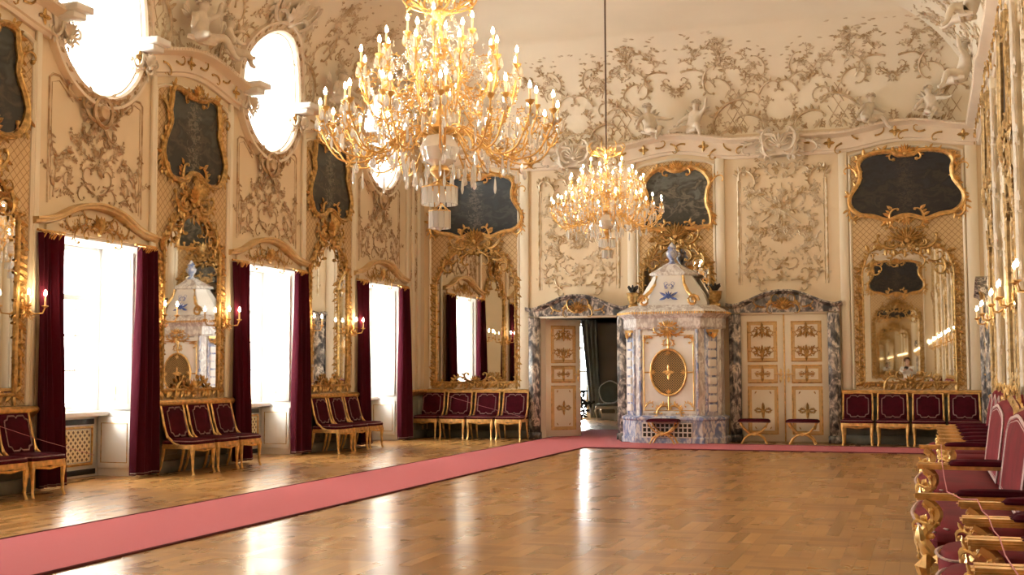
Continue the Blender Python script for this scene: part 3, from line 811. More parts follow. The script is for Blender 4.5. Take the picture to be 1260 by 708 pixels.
# ---- stucco relief panels
def relief_window(seed):
    r = thing('stucco_relief', '', 'relief')
    rb = RB(seed=seed)
    def half():
        rb.tube([(.92, 3.42, .0), (.92, 4.95, .0), (.86, 5.0, 0), (.74, 5.0, 0), (.45, 4.78, 0)], .018, 5)
        rb.tube([(.87, 3.46, .0), (.87, 4.90, .0), (.74, 4.94, 0), (.48, 4.73, 0)], .008, 4)
        rb.vine(.82, 3.5, 1.7, .75, .012, 1, 1); rb.vine(.75, 3.5, 2.4, .5, .012, -1, 1)
        rb.vine(.88, 4.35, -1.7, .5, .008, -1, 0)
        rb.scroll(.05, 3.62, .25, .6, .016, 1, 5); rb.scroll(.12, 3.75, .1, .5, .014, -1, 5); rb.scroll(.45, 3.58, .2, .45, .014, 1, 4)
        rb.vine(.04, 4.05, .3, .5, .010, 1, 1); rb.vine(.02, 4.1, 1.0, .35, .008, -1, 0)
        rb.vine(.08, 4.55, -.9, .55, .012, 1, 1); rb.scroll(.3, 4.5, -1.4, .45, .014, -1, 5)
    rb.mirror(0, half); rb.bouquet(0, 4.02, .2, 9); rb.bouquet(0, 4.4, .13, 5); rb.bouquet(.0, 3.64, .14, 5)
    obj('ornament', rb.mesh('ornament'), 'relief', r)
    return r
rw = relief_window(81)
for i, y in enumerate(WINY):
    put(rw, USED, (XL, y, 0), PI/2, 'gilded stucco spray panel above '+['the tall window with the radiator grille', 'the middle tall window', 'the last tall window, near the corner', 'a window beyond the left edge', 'the window nearest the front wall'][i], 'stucco panels above the windows')
rb = RB(seed=84)
rb.tube([(-.16, 1.2, 0), (.16, 1.2, 0), (.16, 5.1, 0), (-.16, 5.1, 0)], .012, 4, closed=True)
rb.mirror(0, lambda: [rb.vine(0, z, 1.2, .42, .012, d, 1) for z, d in ((4.6, 1), (4.0, -1), (3.3, 1), (3.0, -1), (4.9, -1))])
o = tag(obj('corner_relief', rb.mesh('corner_relief'), 'relief'), 'narrow strip of stucco foliage in the corner left of the wide painting', 'relief'); place(o, (XL, 23.02, 0), PI/2)
def relief_door(seed, tall):
    r = thing('stucco_relief', '', 'relief')
    rb = RB(seed=seed)
    def half():
        rb.tube([(.83, 3.0, 0), (.83, 5.05, 0)], .022, 5); rb.tube([(.78, 3.0, 0), (.78, 5.0, 0)], .008, 4)
        rb.scroll(.80, 5.02, 1.2, .35, .03, 1, 5, w=.02); rb.cscroll(.55, 5.12, 2.9, .55, .024, -1, w=.02)
        rb.scroll(.25, 5.22, .5, .45, .024, -1, 5, w=.02); rb.scroll(.08, 5.05, .2, .5, .02, 1, 4); rb.scroll(.3, 5.35, .1, .4, .02, 1, 4)
        rb.vine(.72, 4.9, -1.9, .4, .010, 1, 1)
    rb.mirror(0, half)
    rb.bouquet(0, 5.2, .2, 6)
    obj('panel_frame', rb.mesh('panel_frame'), 'relief_light', r)
    rb = RB(seed=seed+1)
    def h2():
        rb.vine(.05, 4.55, .6, .65, .014, -1, 1); rb.vine(.05, 4.45, -.2, .7, .014, -1, 1); rb.vine(.03, 4.2, -.5, .6, .012, 1, 1)
        rb.vine(.03, 3.95, .1, .55, .012, -1, 1); rb.vine(.4, 4.0, -.4, .35, .010, 1, 0)
        rb.vine(.62, 3.05, 1.3, .5, .012, 1, 1); rb.scroll(.15, 3.08, .3, .55, .024, -1, 5, w=.02); rb.scroll(.35, 3.0, .5, .5, .022, 1, 5, w=.02)
        rb.scroll(.1, 3.28, .1, .4, .016, 1, 4)
        rb.vine(.55, 4.45, .3, .3, .010, 1, 0); rb.vine(.25, 4.85, -.2, .45, .011, 1, 1); rb.vine(.3, 3.75, -.8, .45, .012, -1, 1); rb.vine(.1, 3.6, .3, .5, .012, 1, 1); rb.scroll(.45, 3.25, .3, .35, .018, -1, 5, w=.02); rb.vine(.7, 3.6, 1.8, .4, .010, 1, 1)
    rb.mirror(0, h2)
    for z, R in ((4.75, .12), (4.45, .24), (4.1, .17), (3.9, .13), (3.4, .16), (3.15, .13)): rb.bouquet(0, z, R, 9, .012)
    rb.tube([(-.45, 4.75, .03), (.35, 4.15, .03)], .014, 5); rb.tube([(-.38, 4.2, .03), (.32, 4.72, .03)], .012, 5)
    rb.tube([(0, 3.9, .01), (0, 4.95, .01)], .01, 4)
    for k in range(4):
        rb.bouquet(rb.r.choice((-1, 1))*rb.r.uniform(.45, .68), rb.r.uniform(3.5, 4.2), .1, 5, .012)
    obj('ornament', rb.mesh('ornament'), 'relief_light', r)
    return r
for x, s, lab in ((-6.57, 91, 'white stucco trophy panel behind the small chandelier above the open doorway'), (-2.53, 95, 'cream stucco trophy panel of musical garlands above the closed double door')):
    r = relief_door(s, 0); r.location = (x, YB, 0); r['label'] = lab
rd = relief_door(97, 0)
for i, y in enumerate([12.81, 17.05, 21.28, 8.57, 4.34]):
    put(rd, USED, (XR, y, 0), -PI/2, 'stucco trophy panel on the right wall, '+['second', 'third', 'nearest the back wall', 'beyond the right edge', 'near the camera'][i]+' of its bays', 'stucco panels on the right wall')
# cartouches where the cornice breaks above the doors
def cartouche():
    c = thing('cornice_cartouche', '', 'relief'); rb = RB(seed=99)
    rb.mirror(0, lambda: [rb.cscroll(.30, 5.72, .2, .62, .05, -1, w=.3), rb.cscroll(.30, 5.62, -.3, .5, .04, 1, w=.3), rb.scroll(.06, 5.8, .6, .5, .04, -1, 5, w=.3), rb.scroll(.06, 5.5, -.5, .5, .035, 1, 5, w=.25), rb.scroll(.5, 5.7, .0, .4, .03, -1, 4, w=.28)])
    rb.shell(0, 5.62, .26, PI/2, 2.8, 9, .3); rb.box(-.25, .25, 5.45, 5.8, 0, .26)
    obj('carving', rb.mesh('carving'), 'stone_white', c); return c
cc = cartouche()
for i, x in enumerate((-6.57, -2.53)):
    put(cc, USED, (x, YB, 0), 0, 'scrolled white cartouche breaking the cornice above '+('the closed double door' if i else 'the open doorway, behind the small chandelier'), 'cornice cartouches')

# ---- ornament on the coves
def cove_fn(side):
    def f(u, v, w):
        # v = arc position 0..1.. as height measure, u along wall (world), w off the surface
        t = min(v, 1.0)*PI/2; q = CA*(1-cos(t)); z = Z0+CB*sin(t)
        q += w*cos(t); z -= w*sin(t); 
        if v > 1: q += (v-1)*3
        if side == 'back': return (u, YB-q, z)
        if side == 'left': return (XL+q, u, z)
        if side == 'right': return (XR-q, u, z)
    return f
def cove_relief(side, segs, seed, label):
    r = thing('cove_relief', label, 'relief')
    K = .32                                     # v is a fraction of the arc; arc is about 3.2 m long
    base = cove_fn(side)
    for (name, mt, kind) in (('scrollwork', 'relief_ceiling', 0), ('trellis', 'relief_ceiling', 1)):
        rb = RB(lambda u, v, w: base(u, v*K, w), seed)
        for (c, wd, typ) in segs:
            s0 = rb.r.random()
            if kind == 0:
                def half():
                    U = rb.r.uniform
                    if typ == 'big':
                        rb.cscroll(c+wd*.80, .55, 1.9, 1.2, .034, 1, w=.03); rb.cscroll(c+wd*.50, 1.12, 2.6, .8, .026, 1, w=.02); rb.cscroll(c+wd*.88, 1.05, 1.2, .6, .022, -1)
                        rb.scroll(c+wd*.12, 1.30, .4, .8, .022, -1, 4); rb.scroll(c+wd*.95, .5, 1.2, .9, .028, -1, 4); rb.scroll(c+wd*.7, .95, 1.9, .5, .02, 1, 5)
                        rb.scroll(c+.06, .95, .2, .45, .016, 1, 5); rb.scroll(c+.06, .95, 1.1, .4, .016, -1, 5); rb.bouquet(c+.0, .9, .14, 4, .02)
                        rb.vine(c+wd*.7, 1.3, 1.1, .75, .012, 1, 2); rb.vine(c+wd*.3, 1.45, .9, .7, .011, -1, 2); rb.vine(c+wd*.9, 1.2, 1.9, .7, .011, -1, 2)
                        rb.vine(c+wd*.5, .05, .6, .5, .014, 1, 1); rb.vine(c+wd*1.15, .95, .4, .6, .011, -1, 1); rb.vine(c+wd*.1, 1.5, .3, .5, .010, 1, 1)
                        for k in range(26):
                            rb.leaf(c+U(0, wd*1.15), U(1.5, 2.2), U(-.4, .6), U(.05, .13), None, .2)
                    else:
                        rb.cscroll(c+wd*.5, .35, 1.6, .8, .030, 1, w=.03); rb.scroll(c+wd*.4, .75, 1.9, .7, .026, 1, 5, w=.02); rb.scroll(c+.05, .2, .5, .6, .024, -1, 5, w=.02)
                        rb.scroll(c+wd*.2, 1.0, .9, .6, .022, -1, 5); rb.cscroll(c+wd*.25, 1.35, 2.5, .6, .02, 1); rb.vine(c+wd*.6, .9, 1.2, .7, .012, -1, 2)
                        rb.vine(c+wd*.3, 1.3, .5, .55, .011, 1, 1); rb.bouquet(c+.25, .65, .1, 3, .02); rb.scroll(c+wd*.8, .5, .4, .5, .02, 1, 5); rb.vine(c+wd*.2, .2, 1.2, .5, .012, 1, 1)
                        for k in range(14):
                            rb.leaf(c+U(0, wd), U(1.4, 1.9), U(-.4, .6), U(.05, .12), None, .2)
                    for k in range(int(wd*11)):
                        u = c+wd*1.1*k/int(wd*11); rb.leaf(u, .03, U(.3, 2.6), U(.10, .2), None, .3); 
                        if k % 3 == 0: rb.scroll(u, .08, U(.2, 1.2), U(.25, .4), .018, rb.r.choice((-1, 1)), 5)
                rb.mirror(c, half)
            else:
                for x0 in ((c-wd*1.25, c+wd*.85) if typ == 'big' else ()):
                    x1 = x0+wd*.42; n = 5
                    for k in range(-n, n+1):
                        for d in (1, -1):
                            P = []
                            for q in range(7):
                                vv = .02+.85*q/6; uu = (x0+x1)/2+(k*.2)+d*(vv-.45)*.62
                                if x0 <= uu <= x1: P.append((uu, vv, .006))
                            if len(P) > 1: rb.tube(P, .008, 4)
        o = obj(name, rb.mesh(name), mt, r)
    return r
cove_relief('back', [(-9.0, .9, 'small'), (-6.57, .95, 'small'), (-4.5, 1.1, 'big'), (-2.53, .95, 'small'), (-.45, .95, 'big')], 101, 'bronze-toned stucco scrollwork and trellis along the cove above the stove wall')
cove_relief('left', [(y, 1.0, 'big') for y in PIERY]+[(y, .5, 'small') for y in (21.28+1.6,)], 102, 'stucco scrollwork and trellis along the cove above the window wall')
cove_relief('right', [(y, 1.0, 'big') for y in (21.28, 17.05, 12.81, 8.57)], 103, 'stucco scrollwork on the cove above the mirror-lined right wall')

# ================================================================== DOORS
def door_leaf(w, h_, seed=1, hand=1):
    """leaf hinged at x=0, extends to +x; front faces -y"""
    rb = RB(ID3); rb.box(0, w, 0, .05, .02, h_); lf = obj('door_leaf', soft(rb, 'door_leaf', .004, 1), 'pilaster')
    rb = RB(seed=seed); z = [.16, 1.05, 1.13, 1.45, 1.53, h_-.14]
    for a, b in ((z[0], z[1]), (z[2], z[3]), (z[4], z[5])):
        rb.tube([(.13, a, 0), (w-.13, a, 0), (w-.13, b, 0), (.13, b, 0)], .018, 4, closed=True)
        rb.tube([(.17, a+.04, 0), (w-.17, a+.04, 0), (w-.17, b-.04, 0), (.17, b-.04, 0)], .006, 4, closed=True)
    obj('panel_moulding', rb.mesh('panel_moulding'), 'gold', lf)
    rb = RB()
    for a, b in ((z[0], z[1]), (z[2], z[3]), (z[4], z[5])): rb.box(.13, w-.13, a, b, -.001, .003)
    obj('panel_field', rb.mesh('panel_field', False), 'panel_tan', lf)
    rb = RB()
    for a, b in ((z[0], z[1]), (z[2], z[3]), (z[4], z[5])): rb.box(.19, w-.19, a+.06, b-.06, .001, .006)
    obj('panel_centre', rb.mesh('panel_centre', False), 'pilaster', lf)
    rb = RB(seed=seed+1); c = w/2
    def h2():
        for zz, d in ((z[5]-.1, -1), (z[4]+.1, 1)):
            rb.scroll(c+.02, zz, d*.3, .26, .016, d, 5); rb.scroll(c+.02, zz+d*.08, d*1.0, .3, .015, -d, 5); rb.leaf(c+.08, zz+d*.06, d*1.2, .14)
            rb.scroll(c+.13, zz, d*1.3, .25, .008, -d, 4)
        rb.scroll(c+.02, .6, .6, .2, .012, -1, 5); rb.scroll(c+.02, .6, -.6, .2, .012, 1, 5); rb.scroll(c+.03, 1.29, .4, .16, .010, -1, 5); rb.scroll(c+.03, 1.29, -.4, .16, .010, 1, 5)
        rb.leaf(c+.12, .24, 1, .07); rb.leaf(c+.12, .97, -1, .07)
    rb.mirror(c, h2)
    for zz in (z[5]-.16, z[4]+.16, .6, 1.29): rb.flower(c, zz, .06); rb.leaf(c, zz, PI/2, .16); rb.leaf(c, zz, -PI/2, .16)
    obj('panel_ornament', rb.mesh('panel_ornament'), 'gold_dark', lf)
    rb = RB(seed=3); hx = w-.06
    rb.flower(hx, 1.28, .04, .01); rb.tube([(hx, 1.28, .03), (hx, 1.28, .07), (hx-.06, 1.29, .08), (hx-.12, 1.28, .07)], .012, 6); rb.leaf(hx, 1.26, -PI/2, .14, .06, .2, .005); rb.leaf(hx, 1.3, PI/2, .1, .05, .2, .005)
    obj('handle', rb.mesh('handle'), 'gold_bright', lf)
    return lf
def marble_surround(root):
    for s in (-1, 1):
        rb = RB(ID3); x0, x1 = sorted((s*.81, s*1.03)); rb.box(x0, x1, -.14, 0, .12, 2.44); rb.box(x0-.02, x1+.02, -.17, 0, 0, .14)
        rb.box(x0+.05, x1-.05, -.16, -.13, .25, 2.25)
        obj('marble_jamb', soft(rb, 'marble_jamb', .012, 1), 'marble', root)
    rb = RB(); top = cr([(-1.08, 2.62), (-.9, 2.60), (-.6, 2.70), (-.3, 2.82), (0, 2.86), (.3, 2.82), (.6, 2.70), (.9, 2.60), (1.08, 2.62)], False, 4)
    rb.prism([(-1.03, 2.46), (1.03, 2.46)]+[(x*.95, y-.03) for x, y in top[::-1]], 0, .12)
    rb.sweep(top, [(-.05, 0), (-.05, .15), (-.02, .18), (0, .24), (.03, .24), (.03, 0)])
    obj('marble_pediment', rb.mesh('marble_pediment'), 'marble', root)
    rb = RB(seed=7); rb.mirror(0, lambda: [rb.scroll(.04, 2.52, .3, .5, .022, 1, 5, w=.13), rb.scroll(.1, 2.66, .0, .42, .02, -1, 4, w=.13), rb.scroll(.35, 2.56, -.1, .4, .018, 1, 4, w=.13), rb.bouquet(.25, 2.6, .14, 6, .12), rb.bouquet(.5, 2.55, .09, 5, .12)])
    rb.shell(0, 2.55, .22, w=.14); rb.bouquet(0, 2.68, .14, 7, .13)
    obj('gilded_relief', rb.mesh('gilded_relief'), 'gold_dark', root)
    rb = RB(ID3); rb.box(-.81, .81, -.10, 0, 2.42, 2.47); obj('head_lining', soft(rb, 'head_lining', .006, 1), 'pilaster', root)
d1 = thing('door_1', kind='structure', loc=(-2.53, YB, 0)); marble_surround(d1)
for s in (-1, 1):
    lf = door_leaf(.80, 2.42, 5)
    lf.parent = d1
    if s < 0: lf.location = (-.81, -.06, 0)
    else: lf.location = (.81, -.06, 0); lf.scale = (-1, 1, 1)
rb = RB(ID3); rb.box(-.012, .012, -.075, -.05, .02, 2.42); obj('meeting_strip', soft(rb, 'meeting_strip', .004, 1), 'gold', d1)
d2 = thing('door_2', kind='structure', loc=(-6.57, YB, 0)); marble_surround(d2)
lf = door_leaf(.80, 2.42, 5); lf.parent = d2; lf.location = (-.80, .30, 0); lf.rotation_euler = (0, 0, math.radians(42))
lf = door_leaf(.80, 2.42, 5); lf.parent = d2; lf.location = (.80, .42, 0); lf.scale = (-1, 1, 1); lf.rotation_euler = (0, 0, math.radians(-105))
rb = RB(ID3); rb.box(-.82, -.80, 0, .42, 0, 2.46); rb.box(.80, .82, 0, .42, 0, 2.46); rb.box(-.82, .82, 0, .42, 2.45, 2.47)
obj('reveal_lining', rb.mesh('reveal_lining', False), 'pilaster', d2)
# the corner door in the right wall: marble jambs and mirrored leaf
for y, n_ in ((21.28, 3),):
    d3 = thing('door_%d' % n_, kind='structure', loc=(XR, y, 0), rz=-PI/2); marble_surround(d3)
    for s in (-1, 1):
        lf = door_leaf(.80, 2.42, 5); lf.parent = d3; lf.location = (s*.81, -.06, 0); lf.scale = (-s, 1, 1)

# ---- the next room through the open doorway
AX0, AX1, AY1 = -9.9, -5.2, 32.6
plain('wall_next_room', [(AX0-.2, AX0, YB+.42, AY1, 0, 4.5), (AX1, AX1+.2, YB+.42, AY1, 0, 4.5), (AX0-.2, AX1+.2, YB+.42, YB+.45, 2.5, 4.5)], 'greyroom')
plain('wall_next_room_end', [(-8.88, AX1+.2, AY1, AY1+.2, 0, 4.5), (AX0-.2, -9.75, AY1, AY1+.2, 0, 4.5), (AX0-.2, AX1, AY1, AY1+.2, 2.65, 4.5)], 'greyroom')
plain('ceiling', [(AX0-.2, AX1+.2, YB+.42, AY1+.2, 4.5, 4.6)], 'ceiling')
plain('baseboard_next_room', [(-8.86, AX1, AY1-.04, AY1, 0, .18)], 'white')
w3 = thing('window_9', kind='structure', loc=(-9.31, AY1, 0))
rb = RB(ID3)
for x in (-.46, .37): rb.box(x, x+.06, .02, .10, 0, 2.65)
for z in (0, .5, 1.3, 1.95, 2.58): rb.box(-.46, .43, .03, .09, z, z+.06)
obj('sash_frame', soft(rb, 'sash_frame', .006, 1), 'white', w3)
rb = RB(ID3); rb.box(-.44, .42, .05, .055, 0, 2.6); obj('pane', rb.mesh('pane', False), 'pane', w3)
c = thing('curtain', 'grey draped curtain beside the window in the room beyond the open doorway', 'curtain', loc=(-8.62, AY1-.12, 0))
rb = RB(ID3)
for j in range(13):
    t = j/12
    for i in range(17):
        s = i/16; rb.v.append((-.25+.30*s-.16*(1-t)*(1-s)+.10*t, -.05*sin(s*22), 2.75-2.7*t))
for j in range(12):
    for i in range(16): a = j*17+i; rb.f.append((a, a+1, a+18, a+17))
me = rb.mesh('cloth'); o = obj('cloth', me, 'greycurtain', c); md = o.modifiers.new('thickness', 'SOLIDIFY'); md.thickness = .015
# rococo side chair in the next room
c = thing('rococo_chair', 'white framed rococo chair with grey-green upholstery beyond the open doorway', 'chair', loc=(-8.08, 31.7, 0))
rb = RB(ID3); rb.prism  # (uses plain coordinates)
seat = cr([(-.27, -.25), (0, -.30), (.27, -.25), (.24, .2), (0, .22), (-.24, .2)], True, 4)
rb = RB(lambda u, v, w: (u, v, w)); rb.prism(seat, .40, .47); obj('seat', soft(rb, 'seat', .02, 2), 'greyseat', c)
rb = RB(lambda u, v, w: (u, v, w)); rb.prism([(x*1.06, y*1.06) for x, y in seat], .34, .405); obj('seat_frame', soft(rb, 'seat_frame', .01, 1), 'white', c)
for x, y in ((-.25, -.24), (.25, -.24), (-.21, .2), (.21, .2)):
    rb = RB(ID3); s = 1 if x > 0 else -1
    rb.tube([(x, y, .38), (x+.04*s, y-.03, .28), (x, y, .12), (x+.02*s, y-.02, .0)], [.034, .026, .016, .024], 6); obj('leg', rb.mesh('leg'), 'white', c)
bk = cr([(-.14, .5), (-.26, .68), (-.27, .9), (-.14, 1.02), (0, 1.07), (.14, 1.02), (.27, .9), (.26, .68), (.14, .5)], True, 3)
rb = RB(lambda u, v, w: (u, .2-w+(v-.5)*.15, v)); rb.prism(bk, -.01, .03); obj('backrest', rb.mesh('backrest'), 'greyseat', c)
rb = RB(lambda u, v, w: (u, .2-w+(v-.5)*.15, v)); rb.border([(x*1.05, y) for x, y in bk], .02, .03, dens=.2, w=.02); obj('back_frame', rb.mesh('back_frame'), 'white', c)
# black scrolled console beside the window of the next room
c = thing('console_table', 'black scroll-legged console table half hidden behind the open door leaf', 'table', loc=(-7.86, 28.2, 0))
rb = RB(ID3); rb.box(-.5, .12, -.25, .25, .84, .89); obj('table_top', soft(rb, 'table_top', .012, 2), 'black', c)
for y in (-.2, .2):
    rb = RB(lambda u, v, w: (u, y+w, v)); rb.cscroll(.02, .62, -1.9, .55, .035, -1, w=0); rb.cscroll(-.04, .25, -1.2, .5, .03, 1, w=0); rb.tube([(-.1, .0, 0), (-.06, .12, 0)], .04, 6); rb.tube([(.04, .86, 0), (.0, .7, 0)], .035, 6)
    obj('leg', rb.mesh('leg'), 'black', c)
lamp('next_room_daylight', 'AREA', (-9.31, AY1+.5, 1.5), 45, (.95, .98, 1), (PI/2, 0, 0), shape='RECTANGLE', size=1.0, size_y=2.4)

# ================================================================== THE TILED STOVE
def chamfer(k=1.0, off=0.0, y0=0.0):
    P = [(-.95, 0), (-.95, -.42), (-.60, -.86), (.60, -.86), (.95, -.42), (.95, 0)]
    return [(x*k+(off if x > 0 else -off), y*k-(off if y < 0 else 0)+y0) for x, y in P]
def loft(rb, levels):
    n = 6; b = len(rb.v)
    for pts, z in levels: rb.v += [(x, y, z) for x, y in pts]
    for i in range(len(levels)-1):
        for k in range(n):
            l = (k+1) % n; rb.f.append((b+i*n+k, b+i*n+l, b+(i+1)*n+l, b+(i+1)*n+k))
    rb.f += [tuple(b+k for k in range(n)), tuple(b+(len(levels)-1)*n+k for k in reversed(range(n)))]
st = thing('tiled_stove', 'tall white and blue marbled tiled stove with gilt ornament and domed top', 'stove', loc=(-4.56, YB-.16, 0))
rb = RB(ID3); loft(rb, [(chamfer(1, .05), 0), (chamfer(1, .05), .1), (chamfer(1, .03), .13), (chamfer(1, .03), .42), (chamfer(1, .05), .45), (chamfer(1, .05), .49), (chamfer(.97), .52)])
obj('base', rb.mesh('base', False), 'stove_blue', st)
rb = RB(ID3); loft(rb, [(chamfer(.96), .5), (chamfer(.96), 2.16)]); obj('body', rb.mesh('body', False), 'stove_marble', st)
rb = RB(ID3); loft(rb, [(chamfer(.97, .01), 2.14), (chamfer(.97, .03), 2.18), (chamfer(.97, .03), 2.34), (chamfer(.97, .06), 2.38), (chamfer(.97, .11), 2.42), (chamfer(.97, .12), 2.47), (chamfer(.97, .09), 2.50), (chamfer(.94, .0), 2.56), (chamfer(.86, 0), 2.60)])
obj('cornice', rb.mesh('cornice', False), 'stove_marble', st)
rb = RB(ID3)
q = chamfer(.97, .125)
for i in range(5):
    a, b = q[i], q[i+1]; d = math.dist(a, b); n = int(d/.045)
    for k in range(n): rb.tube([(a[0]+(b[0]-a[0])*k/n, a[1]+(b[1]-a[1])*k/n, 2.425), (a[0]+(b[0]-a[0])*k/n, a[1]+(b[1]-a[1])*k/n, 2.465)], .014, 5)
o = obj('bead_row', rb.mesh('bead_row'), 'gold', st); o['kind'] = 'stuff'
FR = lambda u, v, w: (u, -.86*.96-w, v)
rb = RB(FR, 3); pan = [(.46, 1.95), (.40, 2.06), (.2, 2.03), (0, 2.1)]
rb.prism([(-.5, .56), (.5, .56), (.5, 2.10), (-.5, 2.10)], 0, .015); obj('front_panel', rb.mesh('front_panel', False), 'ceramic', st)
rb = RB(FR, 3)
rb.tube([(-.47, .62, .02), (.47, .62, .02), (.47, 2.02, .02), (-.47, 2.02, .02)], .014, 5, closed=True)
def h1():
    rb.scroll(.05, 2.04, -.2, .4, .02, 1, 4, w=.03); rb.scroll(.3, 1.98, .3, .25, .018, -1, 4, w=.03); rb.cscroll(.2, .64, .2, .4, .018, 1, w=.03); rb.scroll(.05, .7, .1, .3, .016, -1, 4, w=.03)
    rb.scroll(.04, 1.95, -.6, .2, .012, -1, 4, w=.03); rb.scroll(.45, .68, 2.0, .25, .014, 1, 4, w=.03)
    rb.scroll(.04, 2.2, .6, .18, .018, -1, 5, w=.05); rb.scroll(.05, 2.12, -.4, .16, .016, 1, 5, w=.05)
    rb.tube([(.36, 1.33, .02), (.47, 1.33, .02)], .014, 5)
rb.mirror(0, h1); rb.shell(0, 2.12, .17, -PI/2, 2.6, 7, .05); rb.shell(0, 2.2, .12, PI/2, 2.6, 7, .05); rb.bouquet(0, 2.18, .1, 5, .06); rb.bouquet(0, 1.86, .07, 5, .03); rb.bouquet(0, .70, .1, 5, .03)
rb.tube([(0, 1.75, .02), (0, 2.05, .02)], .02, 5); rb.tube([(0, .62, .02), (0, .92, .02)], .02, 5)
obj('gilt_ornament', rb.mesh('gilt_ornament'), 'gold', st)
n = 32; ov = [(.335*cos(2*PI*k/n), 1.33+.43*sin(2*PI*k/n)) for k in range(n)]
rb = RB(FR, 3); rb.prism(ov, .01, .03); gr = obj('oval_grille', rb.mesh('oval_grille', False), 'grille', st)
rb = RB(FR, 3); rb.tube([(x, y, .035) for x, y in ov], .022, 6, closed=True)
rb.flower(0, 1.33, .07, .03); rb.leaf(0, 1.33, 0, .12, .06, .2, .03); rb.leaf(0, 1.33, PI, .12, .06, .2, .03); rb.leaf(0, 1.36, PI/2, .12, .05, .2, .03); rb.leaf(0, 1.3, -PI/2, .12, .05, .2, .03)
for u, v, a in ((-.31, 1.33, 0), (.31, 1.33, PI), (0, 1.72, -PI/2), (0, .94, PI/2)): rb.shell(u, v, .09, a, 2.2, 5, .04)
obj('grille_frame', rb.mesh('grille_frame'), 'gold', gr)
# blocked pilasters on the chamfers and front corners
def blocks(cx, y, wd, rot, name):
    T = Matrix.Translation((cx, y, 0)) @ Matrix.Rotation(rot, 4, 'Z')
    rb = RB(lambda a, b, c: tuple(T @ Vector((a, b, c))))
    rb.box(-wd*.75, wd*.75, -.03, .02, .52, 2.14); pil = obj('pilaster', soft(rb, 'pilaster', .006, 1), 'stove_blue', st)
    rb = RB(lambda a, b, c: tuple(T @ Vector((a, b, c))))
    for k in range(8): z = .60+k*.168; rb.box(-wd*.5, wd*.5, -.065, -.02, z, z+.13)
    obj('tile_blocks', soft(rb, 'tile_blocks', .012, 2), 'ceramic', pil)['kind'] = 'stuff'
    rb = RB(lambda u, v, w: tuple(T @ Vector((u, -.03-w, v))), 4); rb.mirror(0, lambda: rb.scroll(.01, 2.0, .2, .22, .018, 1, 5, w=.04)); rb.shell(0, 1.98, .12, PI/2, 2.4, 7, .05); rb.box(-wd*.7, wd*.7, 2.08, 2.13, 0, .05)
    obj('capital', rb.mesh('capital'), 'gold', pil)
for s in (-1, 1): blocks(s*.755, -.625, .19, s*.90, 'p')
for s in (-1, 1):
    rb = RB(FR, 3); x0, x1 = sorted((s*.515, s*.565)); rb.box(x0, x1, .52, 2.14, -.02, .03); obj('corner_strip', soft(rb, 'corner_strip', .006, 1), 'stove_blue', st)
# arcaded vent in the base
rb = RB(lambda u, v, w: (u, -.86-.03-w, v)); rb.box(-.5, .42, .12, .38, -.01, .004); bv = obj('base_vent', rb.mesh('base_vent', False), 'black', st)
rb = RB(lambda u, v, w: (u, -.86-.03-w, v))
for k in range(12): rb.box(-.51+k*.085, -.485+k*.085, .11, .39, 0, .02)
for z in (.11, .2, .29, .37): rb.box(-.51, .45, z, z+.022, 0, .02)
obj('vent_bars', rb.mesh('vent_bars', False), 'ceramic', bv)
# domed superstructure
def ch2(k, kd=None): return [(x*k, -.38+(y+.38)*(kd or k)*1.0) for x, y in chamfer(.9)]
rb = RB(ID3); loft(rb, [(ch2(.78), 2.58), (ch2(.76), 2.68), (ch2(.70), 2.80), (ch2(.58), 2.97), (ch2(.48), 3.1), (ch2(.43), 3.18)])
obj('dome', rb.mesh('dome', False), 'ceramic', st)
rb = RB(ID3); loft(rb, [(ch2(.45), 3.17), (ch2(.52), 3.19), (ch2(.52), 3.23), (ch2(.36), 3.30), (ch2(.2), 3.38), (ch2(.12), 3.42)])
obj('lid', rb.mesh('lid', False), 'stove_marble', st)
rb = RB(lambda u, v, w: (u, -.38-w, v)); rb.lathe([(.10, 3.40), (.05, 3.46), (.06, 3.5), (.11, 3.56), (.12, 3.62), (.07, 3.68), (.09, 3.71), (.05, 3.76), (.01, 3.82)], 14)
obj('finial_urn', rb.mesh('finial_urn'), 'stove_blue', st)
rb = RB(lambda u, v, w: (u, -.38-.52*.43-.36*(3.2-v)*.85-w-.02, v), 6)
rb.shell(0, 2.74, .13, PI/2, 3.0, 7, .01); rb.mirror(0, lambda: [rb.leaf(.03, 2.74, -.3, .16, .05, .1), rb.leaf(.03, 2.76, .5, .17, .05, .1), rb.scroll(.02, 2.92, .3, .2, .006, 1, 4), rb.scroll(.02, 3.0, -.3, .16, .005, -1, 4), rb.scroll(.05, 2.9, 1.2, .16, .005, 1, 4)])
obj('blue_painting', rb.mesh('blue_painting'), 'blue_glaze', st)
for s in (-1, 1):      # gilded corner ribs ending in volutes
    rb = RB(ID3)
    P = [(s*.25, -.62, 3.16), (s*.28, -.66, 3.0), (s*.36, -.74, 2.85), (s*.47, -.80, 2.74), (s*.53, -.82, 2.66)]
    rb.tube(P, [.026, .028, .034, .036, .036], 6)
    C = (s*.47, -.83, 2.67); rb.tube([(C[0]+.12*(1-k/16)*cos(k*.7)*s, C[1], C[2]+.12*(1-k/16)*sin(k*.7)) for k in range(14)], .026, 5)
    obj('corner_volute', rb.mesh('corner_volute'), 'gold', st)
